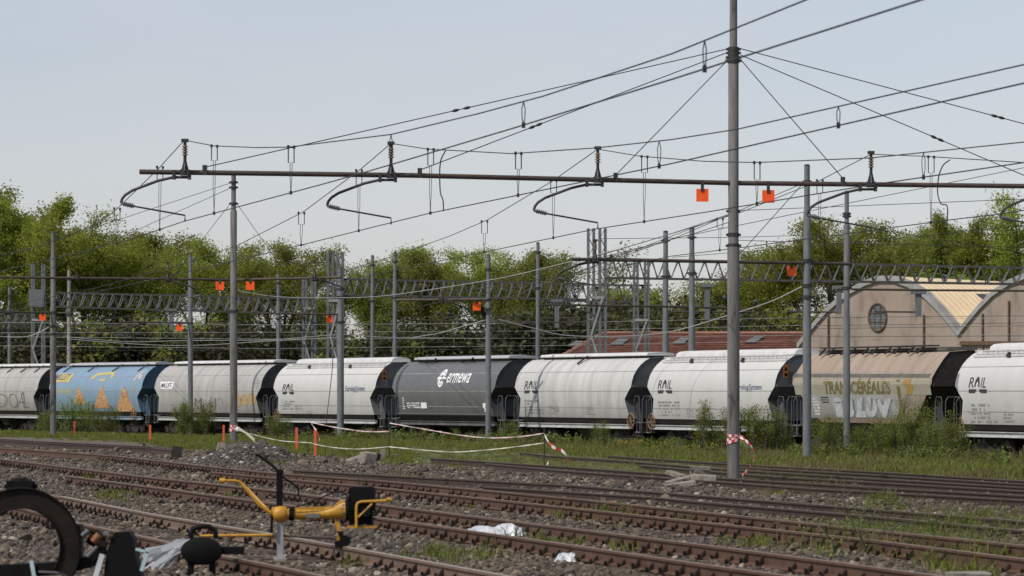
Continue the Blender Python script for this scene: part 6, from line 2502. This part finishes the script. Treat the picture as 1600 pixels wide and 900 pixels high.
tape('broad cream tape end running down the gravel heap from the mast', [(372, 669, 150), (385, 677, 142), (398, 688, 134)], .13, mats=[M['tape_cream'], M['tape_cream']], twist=.1)
tape('short loose tape tied to the right orange stake', [(486, 661, 124), (490, 667, 124), (496, 676, 123.8), (500, 690, 123.6)], .06)
# tape wound round the tallest mast
mb = MB()
n = 26
x0 = (1146 - 800) * 86 / F
for lp in range(3):
    zc = H + (HY - (678 + lp * 6)) / F * 86
    for i in range(n):
        a0, a1 = 2 * math.pi * i / n, 2 * math.pi * (i + 1) / n
        z0, z1 = zc + .05 * math.sin(a0 + lp), zc + .05 * math.sin(a1 + lp)
        r = .152 + .004 * lp
        v = [(x0 + r * math.cos(a0), 86 + r * math.sin(a0), z0 - .035), (x0 + r * math.cos(a1), 86 + r * math.sin(a1), z1 - .035),
             (x0 + r * math.cos(a1), 86 + r * math.sin(a1), z1 + .035), (x0 + r * math.cos(a0), 86 + r * math.sin(a0), z0 + .035)]
        mb.add(v, [(0, 1, 2, 3)], (i // 2 + lp) % 2)
mb.ball((x0 + .19, 85.9, H + (HY - 684) / F * 86), .06, 8, 6, mi=1)
solo('barrier_tape', mb, [M['tape_white'], M['tape_red']], (x0, 86, 1.0), 'red and white tape wound round the tallest mast', 'barrier tape', 'barrier tape around the works', )
tape('red and white tape tail hanging in a curve right of the tallest mast', [(1156, 683, 85.8), (1166, 689, 85.7), (1175, 699, 85.6), (1178, 710, 85.6), (1175, 724, 85.5), (1167, 735, 85.4), (1160, 742, 85.3)], .075, step=.085, twist=.25)
# the same tape wound round the mast above the heap
mb = MB()
x0 = (365 - 800) * 160 / F
for lp in range(3):
    zc = H + (HY - (664 + lp * 4)) / F * 160
    for i in range(n):
        a0, a1 = 2 * math.pi * i / n, 2 * math.pi * (i + 1) / n
        r = .172 + .004 * lp
        z0, z1 = zc + .06 * math.sin(a0 + lp), zc + .06 * math.sin(a1 + lp)
        mb.add([(x0 + r * math.cos(a0), 160 + r * math.sin(a0), z0 - .05), (x0 + r * math.cos(a1), 160 + r * math.sin(a1), z1 - .05),
                (x0 + r * math.cos(a1), 160 + r * math.sin(a1), z1 + .05), (x0 + r * math.cos(a0), 160 + r * math.sin(a0), z0 + .05)], [(0, 1, 2, 3)], (i // 2 + lp) % 2)
mb.ball((x0 + .2, 159.85, H + (HY - 671) / F * 160), .12, 8, 6, mi=0)
solo('barrier_tape', mb, [M['tape_white'], M['tape_red']], (x0, 160, .5), 'faded tape knotted round the mast above the gravel heap', 'barrier tape', 'barrier tape around the works')

# ------------------------------------------------------------------ rubble and blocks
def block(name, px, yb, size, rz, lab, mat='slab', tilt=0.0, z=None, group=None, roll=0.0, lift=0.0):
    g = G(px, yb, GZ)
    mt = Matrix.Rotation(rz, 3, 'Z') @ Matrix.Rotation(tilt, 3, 'Y') @ Matrix.Rotation(roll, 3, 'X')
    bm = bmesh.new()
    bmesh.ops.create_cube(bm, size=1)
    for v in bm.verts:
        v.co = Vector((v.co.x * size[0], v.co.y * size[1], v.co.z * size[2]))
    bmesh.ops.bevel(bm, geom=bm.edges[:], offset=min(size) * .10, segments=1, affect='EDGES')
    rnd = random.Random(int(px * 7 + yb))
    for v in bm.verts:
        v.co = mt @ (v.co + Vector([rnd.uniform(-1, 1) * min(size) * .07 for _ in range(3)]))
    me = bpy.data.meshes.new(name)
    bm.to_mesh(me)
    bm.free()
    me.materials.append(M[mat])
    o = link(name, me)
    o.location = (g.x, g.y, GZ + size[2] / 2 - .03 + lift)
    tag(o, lab, 'concrete slab' if mat == 'slab' else 'block', group)
    return o
gs = 'concrete slabs in the pile left of the tallest mast'
block('concrete_slab', 1062, 767, (.74, .36, .22), .12, 'long front slab of the pile, lying lowest at the left', tilt=-.14, group=gs)
block('concrete_slab', 1062, 763, (.62, .35, .10), .3, 'thin slab leaning against the left side of the pile', tilt=-.25, group=gs, lift=.16)
block('concrete_slab', 1056, 757, (.42, .35, .09), -.5, 'small tilted slab at the upper left of the pile', tilt=.3, group=gs, lift=.22)
block('concrete_slab', 1100, 763, (.60, .5, .34), -.1, 'thick block in the middle of the pile', tilt=.06, group=gs)
block('concrete_slab', 1094, 758, (.50, .45, .10), -.06, 'flat pale slab on top of the pile', tilt=.04, group=gs, lift=.38)
block('concrete_slab', 1094, 758, (.40, .42, .14), .2, 'dark slab just below the topmost pale slab', tilt=.02, group=gs, lift=.24)
block('concrete_slab', 1102, 763, (.68, .3, .07), -.45, 'thin slab slanting down to the right over the pile', tilt=.22, group=gs, lift=.18)
block('concrete_slab', 1125, 764, (.26, .12, .05), -.4, 'small pale splinter of slab at the right of the pile', tilt=.25, group=gs)
gr = 'lumps of rubble left of the dark grey wagon'
block('rubble_lump', 562, 726, (.75, .5, .24), .25, 'long slanting grey lump of rubble', tilt=-.35, group=gr, lift=.06)
block('rubble_lump', 574, 727, (.4, .5, .42), .5, 'blocky grey lump of rubble beside the slanting one', tilt=.2, group=gr)
block('rubble_lump', 583, 722, (.35, .3, .34), -.3, 'small dark lump of rubble at the right', 'timber_dark', tilt=.25, group=gr)
block('rubble_lump', 565, 712, (.24, .2, .16), .1, 'dark tarred block lying on the rubble', 'timber_dark', group=gr, lift=.05)
block('rubble_lump', 598, 720, (.16, .3, .40), .1, 'upright pale lump beside the left iron pin', tilt=.1, group=gr)
block('rubble_lump', 617, 719, (.55, .5, .22), .0, 'flat brownish block right of the left iron pin', 'sleeper', group=gr)
block('end_block', 1131, 731, (.42, .5, .22), .1, 'dark block at the end of the far rail left of the tallest mast', 'timber_dark')
block('end_block', 276, 718, (.34, .4, .48), .1, 'black timber stump at the end of the dead-end track', 'timber_dark', tilt=.12)
block('timber_offcut', 262, 705, (.4, .2, .14), .3, 'short dark offcut lying beside the black timber stump', 'timber_dark')
block('concrete_kerb', 345, 708, (.28, .4, .42), .05, 'small concrete foot beside the gravel heap, left of its mast', 'slab', tilt=.3)
block('concrete_kerb', 360, 706, (.55, .5, .34), .0, 'dark concrete foot at the base of the mast above the heap', 'timber_dark')
block('concrete_kerb', 1513, 908, (.48, .5, .14), .02, 'pale concrete block cut by the lower edge at the right', 'slab')
block('timber_offcut', 958, 797, (.13, .2, .10), .1, 'small rusty box fixed to the rail by the grass tuft', 'rust_orange', lift=.1)

# bare twiggy shrub at the right foreground
def twig_shrub():
    Y = 51.0
    rnd = random.Random(12)
    c = G(1352, 868, GZ)
    root = thing('twiggy_shrub', 'nearly leafless twiggy shrub between the rails at the lower right', 'shrub', c)
    wd = MB()
    lf = MB()
    for pts, r in (([(1352, 868), (1351, 850), (1342, 836), (1336, 828), (1330, 812)], 2.2), ([(1350, 850), (1366, 836), (1390, 826), (1418, 815)], 1.2), ([(1342, 836), (1328, 812), (1318, 780), (1320, 750)], 1.0),
                   ([(1351, 850), (1376, 840), (1412, 822), (1436, 812), (1447, 805)], 1.0), ([(1305, 868), (1300, 845), (1288, 832), (1278, 822)], 1.6), ([(1300, 845), (1310, 838), (1330, 834)], .9), ([(1342, 870), (1346, 830), (1344, 800), (1350, 770)], 1.0),
                   ([(1500, 876), (1520, 862), (1545, 850)], .8), ([(1352, 862), (1362, 846), (1364, 815), (1360, 790)], .9), ([(1336, 828), (1322, 820), (1304, 822)], .7), ([(1232, 895), (1231, 880), (1231.5, 862)], .9)):
        p3 = [P(x, y, c.y + rnd.uniform(-.2, .2)) for x, y in pts]
        sp = spline(p3, 4)
        k = c.y / F
        wd.tube(sp, [r * k * (1 - .6 * i / len(sp)) for i in range(len(sp))], 5)
        for i in range(44):
            p = rnd.choice(sp) + Vector((rnd.gauss(0, .07), rnd.gauss(0, .08), rnd.gauss(0, .06)))
            u = Vector((rnd.gauss(0, 1), rnd.gauss(0, 1), rnd.gauss(0, 1))).normalized() * rnd.uniform(.009, .02)
            v = u.orthogonal() * .5
            lf.add([p - u, p + v, p + u, p - v], [(0, 1, 2, 3)])
    part('stem', wd, M['bark_grey'], root)
    part('leaf', lf, M['weed'], root, stuff=True)
twig_shrub()
